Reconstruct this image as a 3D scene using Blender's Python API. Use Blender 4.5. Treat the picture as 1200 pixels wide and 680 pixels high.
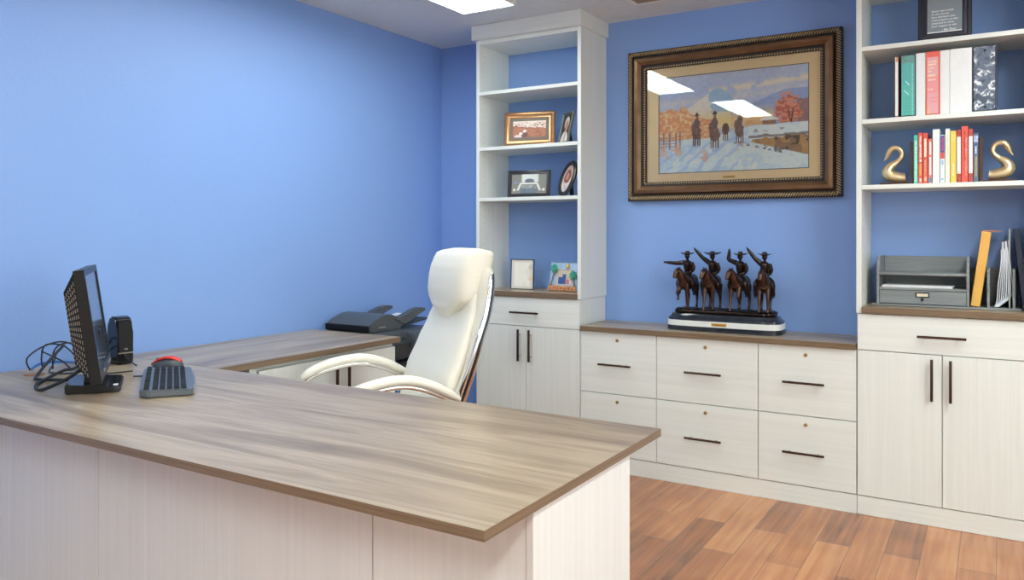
import bpy, bmesh, math, random
import numpy as np
from mathutils import Vector, Matrix
PI = math.pi
for o in list(bpy.data.objects): bpy.data.objects.remove(o)
sc = bpy.context.scene
COL = sc.collection
random.seed(7)
def lin(c):
    c = c / 255.0
    return c / 12.92 if c <= 0.04045 else ((c + 0.055) / 1.055) ** 2.4
def rgb(r, g, b): return (lin(r), lin(g), lin(b), 1.0)

# ------------------------------------------------------------ camera, world, exposure
cam = bpy.data.objects.new('camera', bpy.data.cameras.new('camera')); COL.objects.link(cam)
cam.location = (0, 0, 1.25)
cam.rotation_euler = (PI / 2, 0, math.atan(567.6 / 927.2))
cam.data.sensor_width = 36; cam.data.lens = 927.2 / 1200 * 36
cam.data.shift_y = (274.4 - 340) / 1200
cam.data.clip_start = 0.05
sc.camera = cam
w = bpy.data.worlds.new('world'); sc.world = w; w.use_nodes = True
w.node_tree.nodes['Background'].inputs[0].default_value = (0.92, 1.0, 0.99, 1)
w.node_tree.nodes['Background'].inputs[1].default_value = 5.5
sc.view_settings.view_transform = 'Standard'
sc.view_settings.look = 'None'
sc.view_settings.gamma = 1
sc.view_settings.use_curve_mapping = False
EXPOSURE = 0.20
LAMP_N, FILL_E = 13.0, 26.0           # emission: seen or mirrored fixtures, then the added fill fixtures
sc.view_settings.exposure = EXPOSURE

# ------------------------------------------------------------ materials
def nodes(name):
    m = bpy.data.materials.new(name); m.use_nodes = True
    nt = m.node_tree
    return m, nt, nt.nodes['Principled BSDF']
def N(nt, t, **kw):
    n = nt.nodes.new(t)
    for k, v in kw.items(): setattr(n, k, v)
    return n
def plain(name, col, rough=0.5, metal=0.0, noise=0.06, nscale=40, bump=0.0, coat=0.0, spec=None):
    m, nt, b = nodes(name)
    tc = N(nt, 'ShaderNodeTexCoord'); nz = N(nt, 'ShaderNodeTexNoise'); nz.inputs['Scale'].default_value = nscale
    nz.inputs['Detail'].default_value = 4
    nt.links.new(tc.outputs['Object'], nz.inputs['Vector'])
    mx = N(nt, 'ShaderNodeMix', data_type='RGBA')
    mx.inputs[6].default_value = tuple(min(1, c * (1 + noise)) for c in col[:3]) + (1,)
    mx.inputs[7].default_value = tuple(c * (1 - noise) for c in col[:3]) + (1,)
    nt.links.new(nz.outputs['Fac'], mx.inputs[0]); nt.links.new(mx.outputs[2], b.inputs['Base Color'])
    b.inputs['Roughness'].default_value = rough; b.inputs['Metallic'].default_value = metal
    b.inputs['Coat Weight'].default_value = coat
    if spec is not None: b.inputs['Specular IOR Level'].default_value = spec
    if bump:
        bp = N(nt, 'ShaderNodeBump'); bp.inputs['Strength'].default_value = bump; bp.inputs['Distance'].default_value = 0.002
        nt.links.new(nz.outputs['Fac'], bp.inputs['Height']); nt.links.new(bp.outputs[0], b.inputs['Normal'])
    return m
def grain(name, stops, scale, rough=0.45, bump=0.1, detail=8, dist=0.6, fine=None):
    """streaky wood: noise stretched by scale; optional fine second grain"""
    m, nt, b = nodes(name)
    tc = N(nt, 'ShaderNodeTexCoord'); mp = N(nt, 'ShaderNodeMapping'); mp.inputs['Scale'].default_value = scale
    nz = N(nt, 'ShaderNodeTexNoise'); nz.inputs['Scale'].default_value = 1; nz.inputs['Detail'].default_value = detail
    nz.inputs['Distortion'].default_value = dist; nz.inputs['Roughness'].default_value = 0.6
    nt.links.new(tc.outputs['Object'], mp.inputs[0]); nt.links.new(mp.outputs[0], nz.inputs['Vector'])
    cr = N(nt, 'ShaderNodeValToRGB')
    el = cr.color_ramp.elements
    el[0].position, el[0].color = stops[0]; el[1].position, el[1].color = stops[-1]
    for p, c in stops[1:-1]:
        e = el.new(p); e.color = c
    nt.links.new(nz.outputs['Fac'], cr.inputs[0])
    out = cr.outputs[0]; hgt = nz.outputs['Fac']
    if fine:
        mp2 = N(nt, 'ShaderNodeMapping'); mp2.inputs['Scale'].default_value = fine
        n2 = N(nt, 'ShaderNodeTexNoise'); n2.inputs['Scale'].default_value = 1; n2.inputs['Detail'].default_value = 5
        nt.links.new(tc.outputs['Object'], mp2.inputs[0]); nt.links.new(mp2.outputs[0], n2.inputs['Vector'])
        mr = N(nt, 'ShaderNodeMapRange'); mr.inputs[1].default_value = 0.3; mr.inputs[2].default_value = 0.7
        mr.inputs[3].default_value = 0.86; mr.inputs[4].default_value = 1.08
        nt.links.new(n2.outputs['Fac'], mr.inputs[0])
        mx = N(nt, 'ShaderNodeMix', data_type='RGBA', blend_type='MULTIPLY'); mx.inputs[0].default_value = 1
        nt.links.new(out, mx.inputs[6]); nt.links.new(mr.outputs[0], mx.inputs[7]); out = mx.outputs[2]; hgt = n2.outputs['Fac']
    nt.links.new(out, b.inputs['Base Color'])
    b.inputs['Roughness'].default_value = rough
    bp = N(nt, 'ShaderNodeBump'); bp.inputs['Strength'].default_value = bump; bp.inputs['Distance'].default_value = 0.001
    nt.links.new(hgt, bp.inputs['Height']); nt.links.new(bp.outputs[0], b.inputs['Normal'])
    return m
def vcol_mat(name, rough=0.5, coat=0.0, bump=0, spec=0.5):
    m, nt, b = nodes(name)
    a = N(nt, 'ShaderNodeVertexColor', layer_name='paint')
    nt.links.new(a.outputs[0], b.inputs['Base Color']); b.inputs['Roughness'].default_value = rough
    b.inputs['Coat Weight'].default_value = coat; b.inputs['Coat Roughness'].default_value = 0.02
    b.inputs['Specular IOR Level'].default_value = spec
    if bump:
        tc = N(nt, 'ShaderNodeTexCoord'); nz = N(nt, 'ShaderNodeTexNoise'); nz.inputs['Scale'].default_value = 45
        nz.inputs['Distortion'].default_value = 2.5
        nt.links.new(tc.outputs['Object'], nz.inputs['Vector'])
        bp = N(nt, 'ShaderNodeBump'); bp.inputs['Strength'].default_value = bump; bp.inputs['Distance'].default_value = 0.01
        nt.links.new(nz.outputs['Fac'], bp.inputs['Height']); nt.links.new(bp.outputs[0], b.inputs['Normal'])
    return m
def emit(name, col, e):
    m, nt, b = nodes(name)
    b.inputs['Base Color'].default_value = col
    b.inputs['Emission Color'].default_value = col; b.inputs['Emission Strength'].default_value = e
    return m

def wall_material():
    m, nt, b = nodes('blue_wall_paint')
    tc = N(nt, 'ShaderNodeTexCoord'); nz = N(nt, 'ShaderNodeTexNoise'); nz.inputs['Scale'].default_value = 90; nz.inputs['Detail'].default_value = 3
    nt.links.new(tc.outputs['Object'], nz.inputs['Vector'])
    b.inputs['Base Color'].default_value = rgb(136, 171, 231); b.inputs['Roughness'].default_value = 0.5
    bp = N(nt, 'ShaderNodeBump'); bp.inputs['Strength'].default_value = 0.18; bp.inputs['Distance'].default_value = 0.004
    nt.links.new(nz.outputs['Fac'], bp.inputs['Height']); nt.links.new(bp.outputs[0], b.inputs['Normal'])
    return m
def ceiling_material():
    m, nt, b = nodes('textured_ceiling')
    tc = N(nt, 'ShaderNodeTexCoord'); nz = N(nt, 'ShaderNodeTexNoise'); nz.inputs['Scale'].default_value = 26; nz.inputs['Detail'].default_value = 6
    nt.links.new(tc.outputs['Object'], nz.inputs['Vector'])
    mr = N(nt, 'ShaderNodeMapRange'); mr.inputs[1].default_value = 0.45; mr.inputs[2].default_value = 0.6
    nt.links.new(nz.outputs['Fac'], mr.inputs[0])
    b.inputs['Base Color'].default_value = rgb(228, 234, 236); b.inputs['Roughness'].default_value = 0.9
    bp = N(nt, 'ShaderNodeBump'); bp.inputs['Strength'].default_value = 0.7; bp.inputs['Distance'].default_value = 0.006
    nt.links.new(mr.outputs[0], bp.inputs['Height']); nt.links.new(bp.outputs[0], b.inputs['Normal'])
    return m
def floor_material():
    m, nt, b = nodes('plank_floor')
    tc = N(nt, 'ShaderNodeTexCoord'); sp = N(nt, 'ShaderNodeSeparateXYZ'); cb = N(nt, 'ShaderNodeCombineXYZ')
    nt.links.new(tc.outputs['Object'], sp.inputs[0]); nt.links.new(sp.outputs[1], cb.inputs[0]); nt.links.new(sp.outputs[0], cb.inputs[1])
    br = N(nt, 'ShaderNodeTexBrick'); br.offset = 0.37; br.squash = 1
    br.inputs['Scale'].default_value = 1; br.inputs['Brick Width'].default_value = 0.85; br.inputs['Row Height'].default_value = 0.125
    br.inputs['Mortar Size'].default_value = 0.0012; br.inputs['Mortar Smooth'].default_value = 0.3
    br.inputs['Color1'].default_value = (0, 0, 0, 1); br.inputs['Color2'].default_value = (1, 1, 1, 1); br.inputs['Mortar'].default_value = (0.2, 0.2, 0.2, 1)
    nt.links.new(cb.outputs[0], br.inputs['Vector'])
    mp = N(nt, 'ShaderNodeMapping'); mp.inputs['Scale'].default_value = (1.6, 30, 1)
    nt.links.new(cb.outputs[0], mp.inputs[0])
    nz = N(nt, 'ShaderNodeTexNoise'); nz.inputs['Scale'].default_value = 1; nz.inputs['Detail'].default_value = 8; nz.inputs['Distortion'].default_value = 0.4
    nt.links.new(mp.outputs[0], nz.inputs['Vector'])
    n2 = N(nt, 'ShaderNodeTexNoise'); n2.inputs['Scale'].default_value = 3.5; n2.inputs['Detail'].default_value = 3
    nt.links.new(tc.outputs['Object'], n2.inputs['Vector'])
    ad = N(nt, 'ShaderNodeMath', operation='MULTIPLY_ADD'); ad.inputs[1].default_value = 0.55
    nt.links.new(br.outputs['Color'], ad.inputs[0]); nt.links.new(nz.outputs['Fac'], ad.inputs[2])
    ad2 = N(nt, 'ShaderNodeMath', operation='MULTIPLY_ADD'); ad2.inputs[1].default_value = 0.5
    nt.links.new(n2.outputs['Fac'], ad2.inputs[0]); nt.links.new(ad.outputs[0], ad2.inputs[2])
    cr = N(nt, 'ShaderNodeValToRGB'); el = cr.color_ramp.elements
    el[0].position = 0.38; el[0].color = rgb(112, 72, 48); el[1].position = 0.86; el[1].color = rgb(204, 142, 90)
    e = el.new(0.54); e.color = rgb(156, 96, 58); e = el.new(0.70); e.color = rgb(184, 118, 70)
    sc_ = N(nt, 'ShaderNodeMath', operation='MULTIPLY'); sc_.inputs[1].default_value = 0.62
    nt.links.new(ad2.outputs[0], sc_.inputs[0]); nt.links.new(sc_.outputs[0], cr.inputs[0])
    mx = N(nt, 'ShaderNodeMix', data_type='RGBA'); mx.inputs[7].default_value = rgb(110, 66, 40)
    nt.links.new(br.outputs['Fac'], mx.inputs[0]); nt.links.new(cr.outputs[0], mx.inputs[6])
    nt.links.new(mx.outputs[2], b.inputs['Base Color'])
    b.inputs['Roughness'].default_value = 0.22; b.inputs['Coat Weight'].default_value = 0.3; b.inputs['Coat Roughness'].default_value = 0.12
    bp = N(nt, 'ShaderNodeBump'); bp.inputs['Strength'].default_value = 0.25; bp.inputs['Distance'].default_value = 0.001; bp.invert = True
    nt.links.new(br.outputs['Fac'], bp.inputs['Height']); nt.links.new(bp.outputs[0], b.inputs['Normal'])
    return m

W1, W2 = rgb(234, 237, 232), rgb(226, 229, 223)
whiteV = grain('white_melamine_vertical_grain', [(0.3, W2), (0.7, W1)], (60, 60, 1.5), 0.42, 0.12)
whiteH = grain('white_melamine_horizontal_grain', [(0.3, W2), (0.7, W1)], (1.5, 60, 60), 0.42, 0.12)
whiteP = grain('white_desk_panel_grain', [(0.25, rgb(224, 223, 220)), (0.75, rgb(234, 234, 230))], (70, 70, 1.3), 0.45, 0.12)
OAK = [(0.28, rgb(126, 107, 87)), (0.43, rgb(156, 136, 111)), (0.56, rgb(184, 165, 139)), (0.70, rgb(140, 121, 99))]
oakX = grain('grey_oak_laminate_along_x', OAK, (0.9, 9, 9), 0.3, 0.12, 6, 0.9, (2.5, 90, 90))
oakY = grain('grey_oak_laminate_along_y', OAK, (9, 0.9, 9), 0.3, 0.12, 6, 0.9, (90, 2.5, 90))
OAKD = [(0.3, rgb(104, 84, 64)), (0.7, rgb(138, 116, 92))]
edgeX = grain('oak_edge_band_along_x', OAKD, (3, 60, 260), 0.4, 0.2)
edgeY = grain('oak_edge_band_along_y', OAKD, (60, 3, 260), 0.4, 0.2)
seam_m = plain('panel_seam', rgb(150, 120, 95), 0.7)
handle_m = plain('brown_bronze_handle', rgb(74, 54, 44), 0.32, 0.75)
steel_m = plain('brushed_steel', rgb(190, 185, 175), 0.3, 0.9)
brass_m = plain('brass_lock', rgb(190, 160, 110), 0.35, 0.9)
chrome_m = plain('chrome', rgb(225, 225, 225), 0.08, 1.0, noise=0.02)
leather_m = plain('ivory_leather', rgb(240, 235, 220), 0.42, 0, 0.02, 220, 0.25)
blackp = plain('black_plastic', rgb(17, 17, 18), 0.35, spec=.35)
blackm = plain('matte_black_plastic', rgb(22, 22, 23), 0.6, spec=.35)
blackg = plain('gloss_black_plastic', rgb(22, 22, 24), 0.15)
greyp = plain('charcoal_grey_plastic', rgb(74, 80, 86), 0.38)
greyd = plain('dark_printer_grey', rgb(48, 52, 57), 0.4)
cable_m = plain('black_cable_rubber', rgb(26, 28, 32), 0.5)
bluecab = plain('blue_cable_rubber', rgb(50, 110, 190), 0.5)
bronze_m = plain('patinated_bronze', rgb(60, 50, 46), 0.28, 0.85, 0.5, 60, 0.3)
bronze_hi = plain('bronze_horse_hide', rgb(84, 62, 52), 0.28, 0.85, 0.55, 45, 0.3)
marbleb = plain('black_marble', rgb(40, 46, 56), 0.12, 0, 0.7, 30)
marblew = plain('white_marble_band', rgb(232, 234, 230), 0.2, 0, 0.03, 20)
gold_m = plain('aged_gold_brass', rgb(226, 204, 162), 0.3, 0.75, 0.12, 60)
plate_m = plain('gold_plate', rgb(214, 172, 84), 0.35, 0.6)
frame_br = plain('bronze_gilt_frame', rgb(122, 92, 66), 0.32, 0.6, 0.5, 14, 0.1)
rope_m = plain('rope_gold', rgb(190, 165, 125), 0.4, 0.5, 0.1)
frame_dk = plain('frame_dark_recess', rgb(36, 28, 24), 0.5)
goldfr = plain('copper_gold_frame', rgb(170, 128, 90), 0.3, 0.7, 0.25, 30)
greenfr = plain('grey_green_frame', rgb(86, 96, 92), 0.4)
blackfr = plain('black_photo_frame', rgb(44, 44, 50), 0.3)
mat_tan = plain('tan_mat_board', rgb(248, 220, 168), 0.45, 0, 0.02, 20)
paper_m = plain('white_paper', rgb(236, 238, 242), 0.7)
orgwood = grain('grey_stained_wood', [(0.3, rgb(118, 124, 126)), (0.7, rgb(146, 151, 152))], (4, 60, 60), 0.5, 0.2)
orgdark = plain('organizer_dark_lining', rgb(52, 50, 50), 0.7)  # one even dark grey
envel = plain('golden_kraft_envelope', rgb(232, 178, 88), 0.6, 0, 0.08, 20)
envel_in = plain('orange_envelope_flap', rgb(214, 128, 66), 0.6)
brownwood = plain('dark_brown_bookend_wood', rgb(74, 42, 32), 0.35, 0, 0.3, 30)
white_pl = plain('white_plastic', rgb(240, 240, 238), 0.4)
paint_m = vcol_mat('printed_picture', 0.5)
glossp = vcol_mat('painting_under_glass', 0.6, 0.0, 0, 0.2)
crinkle = vcol_mat('crinkled_clear_sleeve', 0.15, 0.8, 1.0)
fill_m = emit('fill_light_diffuser', (0.93, 1.0, 0.97, 1), FILL_E)  # only the added fill fixtures use this
lamp_n = emit('dimmer_fluorescent_diffuser', (0.93, 1.0, 0.97, 1), LAMP_N)
wall_m, ceil_m, floor_m = wall_material(), ceiling_material(), floor_material()
glass_m, _nt, _b = nodes('picture_glass')
_b.inputs['Transmission Weight'].default_value = 1; _b.inputs['Roughness'].default_value = 0; _b.inputs['IOR'].default_value = 1.0
_b.inputs['Base Color'].default_value = (1, 1, 1, 1)

# ------------------------------------------------------------ mesh helpers
def box(bm, x0, x1, y0, y1, z0, z1, bev=0.0, seg=2, mi=0):
    r = bmesh.ops.create_cube(bm, size=1)
    vs = r['verts']
    for v in vs:
        v.co = Vector(((x0 + x1) / 2 + v.co.x * (x1 - x0), (y0 + y1) / 2 + v.co.y * (y1 - y0), (z0 + z1) / 2 + v.co.z * (z1 - z0)))
    fs = set(f for v in vs for f in v.link_faces)
    for f in fs: f.material_index = mi
    if bev > 0:
        es = list(set(e for v in vs for e in v.link_edges))
        rr = bmesh.ops.bevel(bm, geom=es, offset=bev, segments=seg, affect='EDGES', profile=0.5)
        for f in rr['faces']: f.material_index = mi
def tube(bm, pts, rad, n=10, caps=True, flat=1.0, up=None, mi=0):
    """sweep a circle (or ellipse, squashed by flat) along pts"""
    P = [Vector(p) for p in pts]
    R = rad if isinstance(rad, (list, tuple)) else [rad] * len(P)
    rings = []; ref = Vector(up) if up else None
    prev = None
    for i, p in enumerate(P):
        t = (P[min(i + 1, len(P) - 1)] - P[max(i - 1, 0)]).normalized()
        if ref is not None:
            a = ref.cross(t)
        elif prev is None:
            a = t.cross(Vector((0, 0, 1)) if abs(t.z) < 0.9 else Vector((1, 0, 0)))
        else:
            a = prev - t * prev.dot(t)
        a.normalize(); b = t.cross(a); prev = a
        rings.append([bm.verts.new(p + a * math.cos(2 * PI * k / n) * R[i] + b * math.sin(2 * PI * k / n) * R[i] * flat) for k in range(n)])
    for i in range(len(rings) - 1):
        for k in range(n):
            f = bm.faces.new((rings[i][k], rings[i][(k + 1) % n], rings[i + 1][(k + 1) % n], rings[i + 1][k])); f.material_index = mi
    if caps:
        f = bm.faces.new(rings[0][::-1]); f.material_index = mi
        f = bm.faces.new(rings[-1]); f.material_index = mi
def smoothpath(pts, sub=6):
    P = [Vector(p) for p in pts]; out = []
    for i in range(len(P) - 1):
        p0 = P[max(i - 1, 0)]; p1 = P[i]; p2 = P[i + 1]; p3 = P[min(i + 2, len(P) - 1)]
        for k in range(sub):
            t = k / sub
            out.append(0.5 * ((2 * p1) + (-p0 + p2) * t + (2 * p0 - 5 * p1 + 4 * p2 - p3) * t * t + (-p0 + 3 * p1 - 3 * p2 + p3) * t ** 3))
    out.append(P[-1]); return out
def interp(vals, sub=6):
    return [v.x for v in smoothpath([(a, 0, 0) for a in vals], sub)]
def ellipsoid(bm, c, r, rot=None, seg=14):
    M = Matrix.Translation(c)
    if rot: M = M @ Matrix.Rotation(rot[0], 4, rot[1])
    M = M @ Matrix.Diagonal((r[0], r[1], r[2], 1))
    bmesh.ops.create_uvsphere(bm, u_segments=seg, v_segments=max(6, seg // 2 + 2), radius=1, matrix=M)
def loft(bm, rings, close=True):
    vs = [[bm.verts.new(p) for p in r] for r in rings]; n = len(vs[0])
    for i in range(len(vs) - 1):
        for k in range(n): bm.faces.new((vs[i][k], vs[i][(k + 1) % n], vs[i + 1][(k + 1) % n], vs[i + 1][k]))
    if close: bm.faces.new(vs[0][::-1]); bm.faces.new(vs[-1])
def sring(cx, cy, z, a, b, e=2.0, n=32, tilt=0):
    r = []
    for k in range(n):
        t = 2 * PI * k / n; c, s = math.cos(t), math.sin(t)
        x = a * math.copysign(abs(c) ** (2 / e), c); y = b * math.copysign(abs(s) ** (2 / e), s)
        r.append((cx + x, cy + y, z + tilt * y))
    return r
def prism(bm, poly, axis, a0, a1, bev=0):
    """extrude 2-D polygon along axis ('x','y','z') from a0 to a1"""
    def P(p, a): return {'x': (a, p[0], p[1]), 'y': (p[0], a, p[1]), 'z': (p[0], p[1], a)}[axis]
    A = [bm.verts.new(P(p, a0)) for p in poly]; B = [bm.verts.new(P(p, a1)) for p in poly]; n = len(poly)
    fs = [bm.faces.new(A[::-1]), bm.faces.new(B)]
    for k in range(n): fs.append(bm.faces.new((A[k], A[(k + 1) % n], B[(k + 1) % n], B[k])))
    if bev:
        es = list(set(e for f in fs for e in f.edges))
        bmesh.ops.bevel(bm, geom=es, offset=bev, segments=2, affect='EDGES')
def obj(name, bm, mats, parent=None, smooth=False, loc=None, label=None, angle=None):
    me = bpy.data.meshes.new(name)
    bmesh.ops.recalc_face_normals(bm, faces=bm.faces[:])
    bm.to_mesh(me); bm.free()
    for m in (mats if isinstance(mats, (list, tuple)) else [mats]): me.materials.append(m)
    if smooth:
        me.polygons.foreach_set('use_smooth', [True] * len(me.polygons))
        if smooth == 'angle': me.set_sharp_from_angle(angle=math.radians(angle or 35))
    o = bpy.data.objects.new(name, me); COL.objects.link(o)
    if parent: o.parent = parent
    if loc: o.location = loc
    if label: o['label'] = label
    return o
def bx(name, dims, mat, parent=None, bev=0.0015, label=None):
    bm = bmesh.new(); box(bm, *dims, bev=bev)
    return obj(name, bm, mat, parent, label=label)
def tag(o, label, cat, group=None, kind=None):
    o['label'] = label; o['category'] = cat
    if group: o['group'] = group
    if kind: o['kind'] = kind
    return o
def thing(name, label, cat, loc=(0, 0, 0), rot=(0, 0, 0), group=None):
    o = bpy.data.objects.new(name, None); COL.objects.link(o)
    o.location = loc; o.rotation_euler = rot; o.empty_display_size = 0.1
    return tag(o, label, cat, group)
def struct(o): o['kind'] = 'structure'; return o
def local(bm_fn):
    bm = bmesh.new(); bm_fn(bm); return bm

# painted panels: a dense grid with a colour attribute, front toward -Y
def vnoise(u, v, f, seed=0):
    rs = np.random.RandomState(seed); g = rs.rand(64, 64)
    x = u * f % 63; y = v * f % 63
    xi = x.astype(int); yi = y.astype(int); fx = x - xi; fy = y - yi
    fx = fx * fx * (3 - 2 * fx); fy = fy * fy * (3 - 2 * fy)
    a = g[xi, yi]; b = g[xi + 1, yi]; c = g[xi, yi + 1]; d = g[xi + 1, yi + 1]
    return a * (1 - fx) * (1 - fy) + b * fx * (1 - fy) + c * (1 - fx) * fy + d * fx * fy
def painted(name, wd, ht, nx, nz, func, mat, parent, off=(0, 0, 0)):
    """panel spanning x in [-wd/2,wd/2], z in [0,ht]; func(u,v)->rgb 0..255 arrays, v=0 at top"""
    xs = np.linspace(-wd / 2, wd / 2, nx + 1); zs = np.linspace(0, ht, nz + 1)
    X, Z = np.meshgrid(xs, zs); n = X.size
    co = np.stack([X.ravel() + off[0], np.full(n, off[1]), Z.ravel() + off[2]], 1)
    i = np.arange(nx); j = np.arange(nz); I, J = np.meshgrid(i, j)
    a = (J * (nx + 1) + I).ravel()
    faces = np.stack([a, a + 1, a + nx + 2, a + nx + 1], 1)
    me = bpy.data.meshes.new(name); me.from_pydata(co.tolist(), [], faces.tolist()); me.update()
    u = (X.ravel() / wd) + 0.5; v = 1 - Z.ravel() / ht
    c = np.clip(func(u, v), 0, 255) / 255.0
    c = np.where(c <= 0.04045, c / 12.92, ((c + 0.055) / 1.055) ** 2.4)
    at = me.color_attributes.new('paint', 'FLOAT_COLOR', 'POINT')
    at.data.foreach_set('color', np.concatenate([c, np.ones((n, 1))], 1).astype(np.float32).ravel())
    me.materials.append(mat)
    o = bpy.data.objects.new(name, me); COL.objects.link(o); o.parent = parent
    return o
def canvas(u, col): return np.tile(np.array(col, float), (u.size, 1))
def put(c, mask, col, alpha=1.0):
    m = np.clip(mask.astype(float), 0, 1)[:, None] * alpha
    c[:] = c * (1 - m) + np.array(col, float) * m

# ------------------------------------------------------------ room shell
XL, YB, ZC = -3.07, 4.14, 2.452
XR, YF = 2.4, -2.2
wall_light = plain('warm_white_wall_paint', rgb(226, 222, 214), .6, noise=.01)
struct(bx('floor', (XL - .1, XR + .1, YF - .1, YB + .1, -.05, 0), floor_m, bev=0))
struct(bx('ceiling', (XL - .1, XR + .1, YF - .1, YB + .1, ZC, ZC + .05), ceil_m, bev=0))
struct(bx('wall_left', (XL - .1, XL, YF, YB, 0, ZC), wall_m, bev=0))
struct(bx('wall_back', (XL, XR, YB, YB + .1, 0, ZC), wall_m, bev=0))
bm = bmesh.new()
ry0, ry1 = -0.9, 1.9
for d in ((XR, XR + .1, YF, ry0, 0, ZC), (XR, XR + .1, ry1, YB, 0, ZC), (XR, XR + .1, ry0, ry1, 0, .85), (XR, XR + .1, ry0, ry1, 2.15, ZC)):
    box(bm, *d)
struct(obj('wall_right', bm, wall_light))
bm = bmesh.new()
for d in ((XR + .02, XR + .09, ry0, ry0 + .05, .85, 2.15), (XR + .02, XR + .09, ry1 - .05, ry1, .85, 2.15), (XR + .02, XR + .09, ry0, ry1, .85, .9), (XR + .02, XR + .09, ry0, ry1, 2.1, 2.15), (XR + .02, XR + .09, .475, .525, .85, 2.15)):
    box(bm, *d, bev=.004)
struct(obj('unseen_window_1', bm, white_pl))  # unseen window, added so daylight reaches the left wall
struct(bx('wall_front', (XL, XR, YF - .1, YF, 0, ZC), wall_light, bev=0))
base_m = plain('white_baseboard', rgb(232, 232, 228), 0.4)
struct(bx('baseboard_left', (XL, XL + .014, YF, 1.1, 0, .09), base_m))
struct(bx('baseboard_back', (XL, -2.582, YB - .014, YB, 0, .09), base_m))

# ceiling fixtures: surface-mounted wraparound fluorescents
def fixture(name, label, x0, x1, y0, y1, lm):
    cx, cy = (x0 + x1) / 2, (y0 + y1) / 2
    t = thing(name, label, 'ceiling light', (cx, cy, ZC), group='fluorescent ceiling lights')
    hw, hl = (x1 - x0) / 2, (y1 - y0) / 2
    bm = bmesh.new()
    for d in ((-hw, hw, -hl, -hl + .012), (-hw, hw, hl - .012, hl), (-hw, -hw + .008, -hl + .012, hl - .012), (hw - .008, hw, -hl + .012, hl - .012)): box(bm, *d, -.058, -.0005)
    bmesh.ops.remove_doubles(bm, verts=bm.verts[:], dist=1e-5)
    obj('housing', bm, white_pl, t)
    bx('diffuser', (-hw + .0085, hw - .0085, -hl + .0125, hl - .0125, -.055, -.045), lm, t)
    return t
fixture('ceiling_light', 'white wraparound fluorescent ceiling light nearest the back wall, just in frame at the top', -2.37, -2.05, 2.05, 3.39, lamp_n)
fixture('ceiling_light', 'fluorescent ceiling light mirrored nearer the middle of the picture glass', -2.12, -1.83, 0.40, 1.50, lamp_n)
fixture('ceiling_light', 'added unseen fill light over the open floor in front of the file drawers', 0.35, 0.67, 1.9, 3.2, fill_m)  # unseen fixture, added as fill
fixture('ceiling_light', 'added unseen fill light behind the camera on the window side', 0.35, 0.67, -0.8, 0.5, fill_m)  # second added fill fixture, out of view
fixture('ceiling_light', 'added unseen fill light far behind the camera near the front wall', -0.95, -0.63, -1.8, -0.5, fill_m)  # out-of-view fill, added to brighten surfaces facing the front wall
t = thing('ceiling_vent', 'white louvred air vent in the ceiling above the painting', 'vent', (-1.46, 3.71, ZC))
bm = bmesh.new()
for d in ((-.15, .15, -.15, -.125), (-.15, .15, .125, .15), (-.15, -.125, -.125, .125), (.125, .15, -.125, .125)): box(bm, *d, -.012, -.0005, bev=.002)
obj('frame', bm, white_pl, t)
bm = bmesh.new()
for k in range(7):
    y = -.11 + k * .036; prism(bm, [(y, -.003), (y + .024, -.011), (y + .026, -.009), (y + .003, -.001)], 'x', -.125, .125)
obj('louvre', bm, plain('vent_brown_grey', rgb(150, 135, 120), .6), t)

# ------------------------------------------------------------ handles, locks
def bar_handle(parent, c, length, axis, mat=handle_m):
    """bar pull in front (-Y) of a face at point c"""
    x, y, z = c; h = length / 2
    bm = bmesh.new(); r = .0055; yo = y - .028
    if axis == 'x':
        tube(bm, [(x - h, yo, z), (x - h + .001, yo, z), (x + h - .001, yo, z), (x + h, yo, z)], [r * .8, r, r, r * .8], 12)
        posts = [(x - h * .68, z), (x + h * .68, z)]
    else:
        box(bm, x - r, x + r, yo - r, yo + r, z - h, z + h, bev=.002)
        posts = [(x, z - h * .68), (x, z + h * .68)]
    o = obj('handle', bm, mat, parent, smooth='angle')
    bm = bmesh.new()
    for px, pz in posts: tube(bm, [(px, y + .001, pz), (px, yo, pz)], .0042, 10)
    obj('handle_post', bm, steel_m, parent, smooth='angle') if False else None
    bm2 = bmesh.new()
    for px, pz in posts: tube(bm2, [(px, y - .0002, pz), (px, yo + .001, pz)], .0042, 10)
    bm.free()
    me = bpy.data.meshes.new('p'); bm2.to_mesh(me); bm2.free()
    bm3 = bmesh.new(); bm3.from_mesh(o.data)
    n0 = len(bm3.faces); bm3.from_mesh(me)
    bm3.faces.ensure_lookup_table()
    for f in bm3.faces[n0:]: f.material_index = 1
    bm3.to_mesh(o.data); bm3.free(); o.data.materials.append(steel_m); bpy.data.meshes.remove(me)
    return o
def lock(parent, x, y, z):
    bm = bmesh.new(); tube(bm, [(x, y - .0003, z), (x, y - .004, z), (x, y - .005, z)], [.0085, .0085, .007], 20)
    box(bm, x - .0012, x + .0012, y - .0058, y - .0045, z - .004, z + .004)
    return obj('lock', bm, brass_m, parent, smooth='angle')
FY = 3.815   # plane of all the cabinet fronts
G = .0015

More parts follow.
